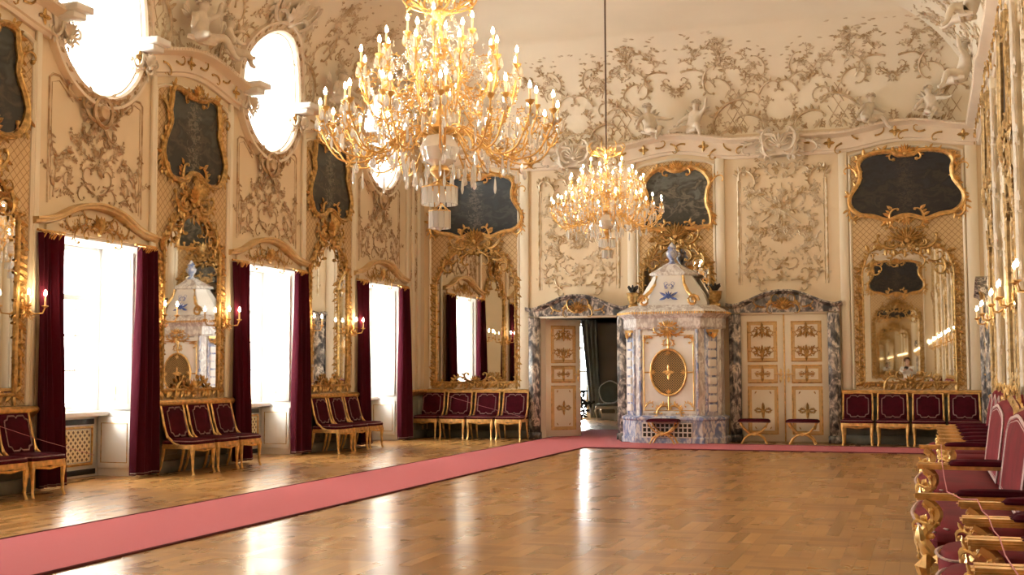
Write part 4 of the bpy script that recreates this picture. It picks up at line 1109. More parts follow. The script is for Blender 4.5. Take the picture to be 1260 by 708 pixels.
for i, s in enumerate((-1, 1)):      # bronze pots on the shoulders
    v = thing('urn', 'dark gilt urn standing on the '+('left' if s < 0 else 'right')+' shoulder of the tiled stove', 'urn', loc=(-4.56+s*.80, YB-.42, 2.575), group='urns on the stove')
    rb = RB(lambda u, v_, w: (u, -w, v_)); rb.lathe([(.10, 0), (.10, .04), (.06, .08), (.11, .16), (.12, .26), (.14, .29), (.10, .30)], 14); obj('body', rb.mesh('body'), 'gold_dark', v)
    rb = RB(lambda u, v_, w: (u, -w, v_), 5); 
    for k in range(9): a = k*.7; rb.tube([(0, .28, 0), (.05*cos(a), .36, .05*sin(a)), (.10*cos(a), .40+.02*(k % 3), .10*sin(a))], [.03, .03, .015], 5)
    obj('flame_leaves', rb.mesh('flame_leaves'), 'black', v)

# ================================================================== SEATING
def cushion(path, z0, z1, name, mat, parent, dome=.03, bev=.02):
    """padded cushion over a plan outline"""
    rb = RB(ID3); n = len(path); cx = sum(p[0] for p in path)/n; cy = sum(p[1] for p in path)/n
    L = [(1.0, z0), (1.03, (z0+z1)/2), (.99, z1-.01), (.90, z1+dome*.45), (.6, z1+dome*.85), (.25, z1+dome)]
    for k, z in L: rb.v += [(cx+(x-cx)*k, cy+(y-cy)*k, z) for x, y in path]
    for i in range(len(L)-1):
        for k in range(n): l = (k+1) % n; rb.f.append((i*n+k, i*n+l, (i+1)*n+l, (i+1)*n+k))
    rb.f += [tuple(range(n)), tuple((len(L)-1)*n+k for k in reversed(range(n)))]
    return obj(name, rb.mesh(name), mat, parent)
def make_side_chair():
    """faces -y; back against the wall at y=+.27"""
    c = thing('side_chair', '', 'chair')
    plan = cr([(-.265, -.27), (0, -.285), (.265, -.27), (.262, 0), (.255, .2), (0, .21), (-.255, .2), (-.262, 0)], True, 3)
    cushion(plan, .40, .455, 'seat', 'velvet', c)
    rb = RB(ID3); rb.tube([(x*1.0, y*1.0, .448) for x, y in plan], .007, 4, closed=True); obj('seat_braid', rb.mesh('seat_braid'), 'galloon', c)
    rb = RB(ID3); rb.f = []; P = [(x*1.02, y*1.02) for x, y in plan]; n = len(P)
    rb.add([(x, y, .345) for x, y in P]+[(x, y, .405) for x, y in P], [tuple(range(n)), tuple(range(2*n-1, n-1, -1))]+[(i, (i+1) % n, n+(i+1) % n, n+i) for i in range(n)])
    rb.tube([(-.24, -.275, .34), (-.12, -.28, .33), (0, -.285, .315), (.12, -.28, .33), (.24, -.275, .34)], .018, 5)
    obj('seat_frame', rb.mesh('seat_frame'), 'gold', c)
    for s in (-1, 1):
        rb = RB(ID3); rb.tube([(s*.245, -.25, .40), (s*.255, -.262, .33), (s*.245, -.262, .2), (s*.245, -.265, .06), (s*.255, -.285, 0)], [.032, .034, .022, .015, .02], 6)
        obj('leg', rb.mesh('leg'), 'gold', c)
        rb = RB(ID3); rb.tube([(s*.235, .2, .38), (s*.235, .21, .25), (s*.24, .24, .1), (s*.245, .28, 0)], [.026, .022, .017, .018], 6)
        obj('leg', rb.mesh('leg'), 'gold', c)
        rb = RB(ID3); rb.tube([(s*.262, -.12, .385), (s*.262, .02, .42), (s*.262, .12, .50), (s*.262, .18, .64), (s*.258, .215, .80), (s*.255, .25, .93)], [.014, .018, .020, .020, .019, .017], 6)
        obj('stile', rb.mesh('stile'), 'gold', c)
    rb = RB(ID3); rb.tube([(-.255, .25, .925), (0, .255, .935), (.255, .25, .925)], .014, 6); obj('top_rail', rb.mesh('top_rail'), 'gold', c)
    BF = lambda u, v, w: (u, .135+(v-.48)*.25-w, v)
    rb = RB(BF); nn = 6; 
    for z in (.47, .92):
        pass
    g = []
    for j in range(7):
        v = .47+.45*j/6
        for i in range(7):
            u = -.24+.48*i/6; e = min(min(i, 6-i)/1.5, 1)*min(min(j, 6-j)/1.5, 1)
            g.append((u, v, .006+.03*math.sqrt(max(e, 0))))
    rb.add(g+[(u, v, -.03) for u, v, w in g], [(j*7+i, j*7+i+1, (j+1)*7+i+1, (j+1)*7+i) for j in range(6) for i in range(6)]+[(49+j*7+i, 49+j*7+i+1, 49+(j+1)*7+i+1, 49+(j+1)*7+i) for j in range(6) for i in range(6)]
           + [(i, i+1, 50+i, 49+i) for i in range(6)]+[(42+i, 43+i, 92+i, 91+i) for i in range(6)]+[(j*7, (j+1)*7, 49+(j+1)*7, 49+j*7) for j in range(6)]+[(j*7+6, (j+1)*7+6, 55+(j+1)*7, 55+j*7) for j in range(6)])
    bk = obj('backrest', rb.mesh('backrest'), 'velvet', c)
    rb = RB(BF)
    o = [(0, .53), (.03, .505), (.12, .505), (.14, .545), (.185, .56), (.19, .60), (.19, .80), (.185, .84), (.14, .855), (.12, .89), (.03, .89), (0, .865)]; o = o + [(-x, y) for x, y in reversed(o[1:-1])]
    rb.tube([(x, y, .036) for x, y in o], .011, 4, .6, closed=True)
    obj('galloon_trim', rb.mesh('galloon_trim'), 'galloon', bk)
    return c
ch = make_side_chair()
G = 'gilt side chairs with bordeaux velvet along the walls'
SP = .612
rows = []
# by the left edge, under the pier mirror cut by the frame
for k, lab in enumerate(('side chair cut by the left edge of the picture', 'side chair next to the near curtain of the radiator window')):
    rows.append(((XL+.37, 10.64+k*SP, 0), PI/2, 'gilt and bordeaux velvet '+lab))
for k, lab in enumerate(('nearest the camera', 'in the middle', 'closest to the middle window')):
    rows.append(((XL+.37, 14.33+k*SP, 0), PI/2, 'gilt velvet chair under the stove-reflecting mirror, '+lab))
for k, lab in enumerate(('nearest the camera', 'in the middle', 'closest to that window')):
    rows.append(((XL+.37, 18.58+k*SP, 0), PI/2, 'gilt velvet chair under the mirror left of the last window, '+lab))
for k, lab in enumerate(('beside the curtain in the corner', 'second from the window wall', 'second from the doorway', 'beside the open doorway')):
    rows.append(((-9.655+k*.602, YB-.43, 0), 0, 'gilt velvet chair under the arched mirror, '+lab))
for k, lab in enumerate(('beside the closed door', 'second from the closed door', 'third from the closed door', 'in the corner by the armchairs')):
    rows.append(((-1.20+k*SP, YB-.43, 0), 0, 'gilt velvet chair under the mirror showing the photographer, '+lab))
for loc, rz, lab in rows: put(ch, USED, loc, rz, lab, G)

def make_stool():
    c = thing('stool', '', 'stool')
    plan = cr([(-.27, -.17), (0, -.175), (.27, -.17), (.275, 0), (.27, .17), (0, .175), (-.27, .17), (-.275, 0)], True, 3)
    cushion(plan, .40, .45, 'seat', 'velvet', c, .015)
    rb = RB(ID3); rb.tube([(x, y, .405) for x, y in plan], .010, 4, closed=True); obj('seat_braid', rb.mesh('seat_braid'), 'galloon', c)
    for y in (-.15, .15):
        for s in (-1, 1):
            rb = RB(ID3)
            rb.tube([(s*.25, y, .40), (s*.22, y, .32), (s*.12, y, .22), (0, y, .185)], [.022, .02, .018, .02], 6); obj('curved_arm', rb.mesh('curved_arm'), 'gold', c)
            rb = RB(ID3)
            rb.tube([(0, y, .185), (s*.1, y, .165), (s*.18, y, .10), (s*.22, y, .02), (s*.235, y, .0)], [.02, .018, .018, .018, .022], 6); obj('leg', rb.mesh('leg'), 'gold', c)
    rb = RB(ID3); rb.tube([(0, -.17, .185), (0, .17, .185)], .022, 8)
    for y in (-.17, .17): rb.tube([(0, y-.01, .185), (0, y+.01, .185)], .035, 8)
    obj('stretcher', rb.mesh('stretcher'), 'gold', c)
    return c
sx = make_stool()
for x, y, rz, lab in ((-4.62, 22.26, 0, 'standing in front of the tiled stove'), (-3.05, 22.93, .12, 'at the foot of the left leaf of the closed double door'), (-2.17, 22.99, 0, 'at the foot of the right leaf of the closed double door')):
    put(sx, USED, (x, y, .012 if y < 22.5 else 0), rz, 'gilt cross-legged stool '+lab, 'cross-legged stools')

def make_armchair(W, name, cat):
    """faces -y, depth about .8, back toward +y"""
    c = thing(name, '', cat); h_ = W/2
    n = max(1, round(W/.7))
    fy = -.09 if n == 1 else .0
    front = [(-h_+.10, -.33), (-h_*.72, -.41+fy), (0, -.47+fy), (h_*.72, -.41+fy), (h_-.10, -.33)]
    plan = cr(front, False, 5)+[(h_-.06, -.1), (h_-.08, .22), (0, .24), (-h_+.08, .22), (-h_+.06, -.1)]
    cushion(plan, .33, .43, 'seat', 'velvet_red', c, .05)
    rb = RB(ID3); fp = cr(front, False, 5)
    for q in (0, .035): rb.tube([(x*(1-q*1.2), y*(1-q)-.012+q*1.8, .43+q*.35) for x, y in fp], .011, 4, .6)
    obj('seat_galloon', rb.mesh('seat_galloon'), 'galloon_light', c)
    rb = RB(ID3); P = [(x*1.01, y*1.01) for x, y in plan]; m = len(P)
    rb.add([(x, y, .25) for x, y in P]+[(x, y, .335) for x, y in P], [tuple(range(m)), tuple(range(2*m-1, m-1, -1))]+[(i, (i+1) % m, m+(i+1) % m, m+i) for i in range(m)])
    obj('seat_frame', rb.mesh('seat_frame'), 'gold', c)
    rb = RB(lambda u, v, w: (u, -.43-w, v), 6)
    for k in range(1 if n == 1 else 4): rb.mirror(0, lambda: rb.scroll(.03+k*.25, .29, .4, .2, .016, 1 if k % 2 else -1, 4, w=.01))
    rb.shell(0, .28, .1, w=.02); obj('apron_carving', rb.mesh('apron_carving'), 'gold_bright', c)
    for s in (-1, 1):
        x = s*(h_-.037)
        rb = RB(ID3); rb.tube([(x, -.37, .30), (x*1.01, -.42, .24), (x, -.40, .14), (x, -.37, .07), (x, -.41, .0)], [.045, .045, .028, .024, .034], 7); obj('leg', rb.mesh('leg'), 'gold', c)
        rb = RB(ID3); rb.tube([(x, .26, .30), (x, .28, .15), (x, .34, 0)], [.03, .024, .024], 6); obj('leg', rb.mesh('leg'), 'gold', c)
        # carved S-shaped arm support
        rb = RB(lambda u, v, w: (x+w, u, v), 7)
        sup = cr([(-.36, .30), (-.405, .38), (-.40, .44), (-.345, .50), (-.325, .55), (-.36, .60), (-.40, .625)], False, 4)
        rb.tube([(p[0], p[1], 0) for p in sup], [.036, .04, .042, .04, .036, .034, .032]+[.032]*(len(sup)-7), 7)
        for q in (-.02, .02):
            rb.scroll(-.40, .60, -.6, .18, .016, -1, 5, w=q); rb.scroll(-.38, .40, 1.4, .2, .016, 1, 5, w=q); rb.leaf(-.42, .36, 1.7, .12, .06, .3, q); rb.leaf(-.36, .30, 2.2, .12, .06, .3, q)
        for zz in (.42, .50, .57): rb.ball(-.36, zz, .03, .02, 5)
        sp = obj('arm_support', rb.mesh('arm_support'), 'gold_bright', c)
        rb = RB(ID3); rb.box(x-.038, x+.038, -.45, .20, .625, .655); rb.box(x-.041, x+.041, -.46, -.20, .64, .665); arm = obj('armrest', soft(rb, 'armrest', .012, 2), 'gold', c)
        pad = [(x-.04, -.20), (x+.04, -.20), (x+.045, 0), (x+.04, .2), (x-.04, .2), (x-.045, 0)]
        cushion(cr(pad, True, 4), .655, .68, 'arm_pad', 'velvet', arm, .018)
    # upholstered back, leaning
    BF = lambda u, v, w: (u, .20+(v-.45)*.14-w, v)
    tw = h_-.05
    top = cr([(tw, .46), (tw+.01, .75), (tw-.0, .95), (tw*.85, 1.06), (tw*.45, 1.10), (0, 1.13), (-tw*.45, 1.10), (-tw*.85, 1.06), (-tw, .95), (-tw-.01, .75), (-tw, .46)], False, 3)
    rb = RB(BF); L = [(1.0, -.05), (1.0, .02), (.95, .055), (.80, .085), (.45, .10)]; m = len(top)
    for k, w in L: rb.v += [rb.fn(u*k, .78+(v-.78)*k, w) for u, v in top]
    for i in range(len(L)-1):
        for k in range(m): l = (k+1) % m; rb.f.append((i*m+k, i*m+l, (i+1)*m+l, (i+1)*m+k))
    rb.f += [tuple(range(m)), tuple((len(L)-1)*m+k for k in reversed(range(m)))]
    bk = obj('backrest', rb.mesh('backrest'), 'velvet_red', c)
    rb = RB(BF)
    for q, r_ in ((.84, .016), (.76, .009)):
        rb.tube([(u*q, .78+(v-.78)*q, .083) for u, v in top], r_, 4, .6, closed=True)
    obj('galloon_trim', rb.mesh('galloon_trim'), 'galloon_light', bk)
    rb = RB(BF, 9)
    rb.tube([(u*1.015, .78+(v-.78)*1.02, .0) for u, v in top[1:-1]], .026, 6)
    rb.mirror(0, lambda: [rb.scroll(.03, 1.15, .3, .25, .02, -1, 5, w=.01), rb.scroll(tw*.6, 1.10, .1, .22, .018, -1, 5, w=.01)]); rb.shell(0, 1.12, .12, w=.02)
    obj('crest_rail', rb.mesh('crest_rail'), 'gold_dark', c)
    return c
ac = make_armchair(.77, 'armchair', 'armchair')
AG = 'gilt armchairs with red velvet along the right wall'
for k, (y, lab) in enumerate([(4.50, 'nearest the camera, cut by the lower right corner'), (5.28, 'second nearest the camera, at the bottom edge'), (6.06, 'third nearest the camera'), (6.84, 'directly in front of the nearer settee')]):
    put(ac, USED, (.60, y, 0), -PI/2, 'gilt red velvet armchair, '+lab, AG)
for k, (y, lab) in enumerate([(13.05, 'first beyond the farther settee'), (13.83, 'second beyond the farther settee'), (14.61, 'third beyond the farther settee'), (15.39, 'fourth beyond the farther settee'), (16.17, 'last of the row toward the back wall')]):
    put(ac, USED, (.56, y, 0), -PI/2, 'gilt red velvet armchair on the right, '+lab, AG)
sf = make_armchair(2.36, 'settee', 'settee')
for y, lab in ((8.73, 'nearer of the two on the right'), (11.15, 'farther of the two, beyond the nearer settee')):
    put(sf, USED, (.37, y, 0), -PI/2, 'wide gilt red velvet settee, '+lab, 'red velvet settees along the right wall')
# barrier cord strung over the armrests
rb = RB(ID3)
P = [(.34, 3.9, .675), (.28, 4.86, .675), (.28, 5.64, .675), (.27, 6.42, .675), (.25, 7.2, .675), (.10, 7.60, .675), (.10, 9.92, .675), (.12, 12.3, .675)]
rb.tube([P[0]]+[q for a, b in zip(P, P[1:]) for q in [((a[0]+b[0])/2, (a[1]+b[1])/2, (a[2]+b[2])/2-.02), b]], .003, 5)
tag(obj('barrier_cord', rb.mesh('barrier_cord'), 'cord'), 'thin pink barrier cord strung across the armrests of settees and armchairs', 'cord')
for (a, b, lab) in (((XL+.42, 10.55, .85), (XL+.86, 11.75, .43), 'thin cord across the side chair beside the radiator window'), ((-9.3, YB-.62, .9), (-7.6, YB-.68, .47), 'thin cord across the chairs under the arched mirror')):
    rb = RB(ID3); rb.tube([a, tuple((p+q)/2-.01 for p, q in zip(a, b)), b], .003, 4); tag(obj('barrier_cord', rb.mesh('barrier_cord'), 'cord'), lab, 'cord')

# ================================================================== RIGHT WALL MIRRORS
for i, y in enumerate(PIERY):
    ground(.93, 5.42, (XR, y, 0), -PI/2)
rm = mirror('pier_mirror', .72, 1.13, 3.1, 3.72, 121, 'gold_matte')
rp = painting('painting', PIC1, 'pic_a', 131, 'gold_matte')
names = ['third from the back wall', 'second from the back wall', 'nearest the back wall', 'fourth from the back wall', 'nearest the front wall']
for i, y in enumerate(PIERY):
    put(rm, USED, (XR-.05, y, 0), -PI/2, 'tall gilt mirror on the right wall, '+names[i], 'gilt mirrors on the right wall')
    put(rp, USED, (XR-.05, y, 0), -PI/2, 'gilt framed painting high on the right wall, '+names[i], 'paintings on the right wall')
# white stucco drops beside the right wall mirrors
rb = RB(seed=141)
def drop():
    rb.tube([(0, 1.2, .05), (0, 5.3, .05)], .03, 6)
    for k in range(11):
        z = 1.25+k*.36; rb.scroll(0, z, PI/2+.5*(-1)**k, .34, .032, (-1)**k, 5, w=.06); rb.bouquet(0, z+.1, .08, 5, .10)
drop()
sd = obj('stucco_drop', rb.mesh('stucco_drop'), 'stone_white')
for i, y in enumerate(PIERY[:4]):
    for s in (-1, 1):
        o = sd if (i == 0 and s < 0) else sd.copy()
        if o is not sd: COL.objects.link(o)
        place(o, (XR-.03, y+s*1.12, 0), -PI/2)
        tag(o, 'white stucco garland, '+('near' if s < 0 else 'far')+' side of the right wall mirror '+names[i], 'relief', 'stucco drops on the right wall')

# ================================================================== LIGHTS
def flame_mesh():
    rb = RB(lambda u, v, w: (u, w, v)); rb.lathe([(.008, 0), (.015, .012), (.017, .028), (.011, .048), (.003, .068)], 7); return rb.mesh('bulb')
FL = flame_mesh(); FL.materials.append(M['bulb'])
def candle_mesh(h_=.11):
    rb = RB(lambda u, v, w: (u, w, v)); rb.lathe([(.012, 0), (.012, h_), (.006, h_+.006)], 8); return rb.mesh('candle')
CM = candle_mesh(); CM.materials.append(M['candle'])
def sconce():
    s = thing('wall_sconce', '', 'sconce')
    rb = RB(seed=3); rb.shell(0, 0, .12, PI/2, 3, 9, .02); rb.shell(0, 0, .12, -PI/2, 2.2, 7, .02); obj('backplate', rb.mesh('backplate'), 'gold', s)
    for d in (-1, 1):
        rb = RB(); rb.tube([(0, 0, .02), (d*.05, -.06, .10), (d*.12, -.05, .16), (d*.14, .02, .18)], [.014, .011, .010, .010], 6); rb.lathe([(.01, .01), (.04, .03), (.035, .04), (.012, .04)], 8, (d*.14, .18))
        rb.scroll(d*.03, -.03, -PI/2, .16, .010, d, 5, w=.06); a = obj('arm', rb.mesh('arm'), 'gold', s)
        c = obj('candle', CM, None, a); c.location = (d*.14, -.18, .04)
        b = obj('bulb', FL, None, a); b.location = (d*.14, -.18, .155)
    return s
sc = sconce()
for i, (y, n_) in enumerate([(10.69, 'the pier mirror at the left edge'), (14.93, 'the stove-reflecting pier mirror'), (19.16, 'the pier mirror left of the last window')]):
    for d in (-1, 1):
        put(sc, USED, (XL+.05, y+d*.80, 2.12), PI/2, 'lit gilt sconce on the '+('near' if d < 0 else 'far')+' side of '+n_, 'candle sconces')
for i, y in enumerate(PIERY):
    for d in (-1, 1):
        put(sc, USED, (XR-.10, y+d*.80, 2.12), -PI/2, 'lit sconce, '+('near' if d < 0 else 'far')+' side of the right wall mirror '+names[i], 'candle sconces')

def pendant_mesh(L=.09, r=.016):
    rb = RB(lambda u, v, w: (u, w, v)); rb.lathe([(.003, 0), (.005, -.012), (.003, -.02), (r*.5, -.03), (r, -L*.72), (r*.6, -L*.92), (.001, -L)], 6); return rb.mesh('crystal_pendant', False)
PD = pendant_mesh(.12, .024); PD.materials.append(M['crystal'])
PD2 = pendant_mesh(.18, .017); PD2.materials.append(M['crystal'])
def arm_mesh(R, zt, z0, seed, r0=.05):
    """S-curved branch from the stem at height z0 to a cup at radius R, height zt, in the x-z plane"""
    rb = RB(lambda u, v, w: (u, w, v), seed)
    dip = min(z0, zt)-.16-.06*R
    P = cr([(r0, z0), (R*.25, z0+.06), (R*.42, z0-.05), (R*.62, dip), (R*.85, dip+.03), (R*.99, zt-.16), (R, zt-.05)], False, 4)
    rb.tube([(p[0], p[1], 0) for p in P], .0095, 5)
    rb.lathe([(.008, zt-.06), (.038, zt-.03), (.045, zt-.012), (.014, zt-.012)], 8, (R, 0))
    for k, (t, d) in enumerate(((.3, 1), (.45, -1), (.6, 1), (.75, -1), (.85, 1))):
        p = P[int(t*(len(P)-1))]; q = P[int(t*(len(P)-1))+1]; a = math.atan2(q[1]-p[1], q[0]-p[0])
        rb.scroll(p[0], p[1], a+d*.7, rb.r.uniform(.22, .34)*min(1, .5+R*.5), .008, -d if k % 2 else d, 6, w=rb.r.uniform(-.03, .03))
        rb.leaf(p[0], p[1], a-d*.9, .07, .035, .2, 0)
    return rb.mesh('arm')
def chandelier(label, rodlen):
    c = thing('chandelier', label, 'chandelier')
    # heights below are relative to the lowest crystal (z=0)
    rb = RB(lambda u, v, w: (u, w, v), 3)
    rb.lathe([(.02, .35), (.05, .42), (.03, .5), (.10, .58), (.06, .66), (.025, .8), (.05, .95), (.12, 1.0), (.06, 1.08), (.03, 1.2), (.06, 1.35), (.11, 1.4), (.05, 1.47), (.03, 1.6), (.07, 1.72), (.1, 1.76), (.04, 1.84), (.025, 2.0), (.05, 2.1), (.09, 2.14), (.03, 2.2), (.02, 2.3)], 14)
    obj('stem', rb.mesh('stem'), 'gold', c)
    rb = RB(lambda u, v, w: (u, w, v), 3); rb.lathe([(.03, .60), (.16, .68), (.20, .80), (.13, .92), (.05, .95)], 16); rb.lathe([(.03, 1.42), (.10, 1.5), (.12, 1.58), (.04, 1.68)], 14)
    obj('glass_bowl', rb.mesh('glass_bowl'), 'crystal', c)
    rb = RB(lambda u, v, w: (u, w, v), 3); rb.lathe([(.012, 2.28), (.012, rodlen)], 8); obj('hanging_rod', rb.mesh('hanging_rod'), 'rope', c)
    rb = RB(lambda u, v, w: (u, w, v), 3); rb.lathe([(.10, rodlen-.10), (.14, rodlen-.03), (.16, rodlen), (.02, rodlen)], 12); obj('ceiling_rose', rb.mesh('ceiling_rose'), 'gold', c)
    tiers = [(16, 1.15, 1.12, .90, 0.0), (10, .95, 1.20, .95, .13), (12, .77, 1.60, 1.28, .1), (8, .55, 1.78, 1.5, 0.0), (4, .32, 1.98, 1.7, .2)]
    rnd = random.Random(5)
    pts = []
    for ti, (n, R, zt, z0, ph) in enumerate(tiers):
        me = [arm_mesh(R, zt, z0, 11+ti*3+k) for k in range(2)]
        for m_ in me: m_.materials.append(M['gold_bright'] if False else M['ch_gold'])
        for k in range(n):
            a = ph+2*PI*k/n
            o = obj('arm', me[k % 2], None, c); o.rotation_euler = (0, 0, a)
            cn = obj('candle', CM, None, o); cn.location = (R, 0, zt-.012)
            bl = obj('bulb', FL, None, o); bl.location = (R, 0, zt+.10)
            for (rr, zz) in ((R, zt-.06), (R*.72, min(z0, zt)-.2-.06*R), (R*.9, zt-.17)):
                aa = a+rnd.uniform(-.06, .06); pts.append((rr*cos(aa), rr*sin(aa), zz, rnd.random()))
                if zz == zt-.06:
                    for q in range(3): pts.append((rr*cos(a)+.04*cos(q*2.1), rr*sin(a)+.04*sin(q*2.1), zz+.03, .9))
    for k in range(16): a = 2*PI*k/16; pts.append((.34*cos(a), .34*sin(a), .62+.03*(k % 2), .2))
    for k in range(12): a = 2*PI*k/12+.1; pts.append((.48*cos(a), .48*sin(a), .74, .6))
    for R_, z_, n_ in ((.62, .80, 14), (.80, .86, 16), (.95, .92, 18), (.25, .55, 10)):
        for k in range(n_): a = 2*PI*k/n_+R_; pts.append((R_*cos(a), R_*sin(a), z_+.05*rnd.random(), rnd.random()))
    rnd.shuffle(pts)
    for x, y, z, s in pts[:96]:
        o = obj('crystal_pendant', PD if s > .4 else PD2, None, c); o.location = (x, y, z); o.rotation_euler = (0, 0, s*6)
    rb = RB(ID3)
    for x, y, z, s in pts[96:]:
        b = len(rb.v); src = PD if s > .4 else PD2
        rb.v += [(x+v.co.x, y+v.co.y, z+v.co.z) for v in src.vertices]; rb.f += [tuple(b+i for i in p.vertices) for p in src.polygons]
    # bead garlands between the tiers and around the arms
    def beads(P, r):
        for p in P:
            b = len(rb.v); rb.v += [(p[0]+dx*r, p[1]+dy*r, p[2]+dz*r) for dx, dy, dz in ((1, 0, 0), (-1, 0, 0), (0, 1, 0), (0, -1, 0), (0, 0, 1), (0, 0, -1))]
            rb.f += [(b+i, b+j, b+k) for i, j, k in ((0, 2, 4), (2, 1, 4), (1, 3, 4), (3, 0, 4), (2, 0, 5), (1, 2, 5), (3, 1, 5), (0, 3, 5))]
    for (n, R, zt, z0, ph) in tiers:
        for k in range(n):
            a0 = ph+2*PI*k/n; a1 = ph+2*PI*(k+1)/n
            for (R0, z_a, sag) in ((R, zt-.05, .14), (R*.6, zt+.05, .12)):
                beads([(R0*cos(a0+(a1-a0)*t/11), R0*sin(a0+(a1-a0)*t/11), z_a-sag*sin(PI*t/11)) for t in range(11)], .010)
            for q in range(5):
                aa = a0+rnd.uniform(-.2, .2); r_ = R*rnd.uniform(.25, .95); z = zt-rnd.uniform(.0, .3)
                beads([(r_*cos(aa), r_*sin(aa), z-.02*j) for j in range(3)], rnd.uniform(.010, .018))
        for k in range(10):
            a0 = 2*PI*k/10+ph; beads([((R*.6+(.1-R*.6)*t/9)*cos(a0), (R*.6+(.1-R*.6)*t/9)*sin(a0), zt+.05+(.35)*t/9-.12*sin(PI*t/9)) for t in range(10)], .010)
    o = obj('bead_garlands', rb.mesh('bead_garlands', False), 'crystal', c); o['kind'] = 'stuff'
    # two rings of prisms at the foot
    rb = RB(lambda u, v, w: (u, w, v))
    for R, z, n in ((.17, .42, 18), (.10, .19, 12)):
        rb.tube([(R*cos(2*PI*k/24), z, R*sin(2*PI*k/24)) for k in range(24)], .010, 5, closed=True)
        for k in range(6): rb.tube([(R*cos(k*PI/3), z, R*sin(k*PI/3)), (.02, z+.08, 0)], .005, 4)
        for k in range(n):
            a = 2*PI*k/n
            r2 = RB(lambda u, v, w: (u, w, v)); r2.box(-.022, .022, -.165, 0, -.006, .006)
            if k == 0: pm_ = r2.mesh('prism', False); pm_.materials.append(M['crystal'])
            o = obj('prism', pm_, None, c); o.location = (R*cos(a), R*sin(a), z); o.rotation_euler = (0, 0, a+PI/2)
    obj('prism_rings', rb.mesh('prism_rings'), 'gold', c)
    rb = RB(lambda u, v, w: (u, w, v)); rb.lathe([(.02, .2), (.05, .12), (.06, .07), (.03, .02), (.004, 0)], 10); obj('glass_ball', rb.mesh('glass_ball'), 'crystal', c)
    # openwork crown
    rb = RB(lambda u, v, w: (u, w, v), 8)
    me = None
    for k in range(8):
        a = 2*PI*k/8; r2 = RB(lambda u, v, w: (u*cos(a)-w*sin(a), u*sin(a)+w*cos(a), v), 20)
        P = cr([(.05, 2.14), (.22, 2.18), (.36, 2.26), (.40, 2.36), (.34, 2.42)], False, 4); r2.tube([(p[0], p[1], 0) for p in P], .010, 5)
        r2.scroll(.18, 2.18, .9, .28, .009, -1, 5, w=0); r2.scroll(.05, 2.24, 1.2, .3, .009, -1, 5, w=0); r2.leaf(.3, 2.24, -.9, .08)
        b = len(rb.v); rb.v += r2.v; rb.f += [tuple(b+i for i in f) for f in r2.f]
    obj('crown', rb.mesh('crown'), 'ch_gold', c)
    return c
M['ch_gold'] = simple('chandelier_gilding', (.74, .46, .16), .38, metal=.75, var=.15, scale=10)
big = chandelier('large crystal and gilt candle chandelier hanging in the foreground', ZC-2.73)
big.location = (-4.40, 10.78, 2.73); 
big.scale = (1.0, 1.0, 1.0)
small = dup(big); small['label'] = 'smaller crystal chandelier glowing farther back, before the stove wall'
small.location = (-4.46, 17.53, 3.03); small.scale = (.72, .72, .72)
for ch_ in small.children:
    if ch_.name.startswith('hanging_rod') or ch_.name.startswith('ceiling_rose'):
        me = ch_.data.copy(); ch_.data = me; full = (ZC-3.03)/.72; old = ZC-2.73
        for v in me.vertices:
            if v.co.z > 3: v.co.z += full-old
        if ch_.name.startswith('hanging_rod'):
            for v in me.vertices: v.co.x *= 1.5; v.co.y *= 1.5
small['group'] = big['group'] = 'crystal chandeliers'

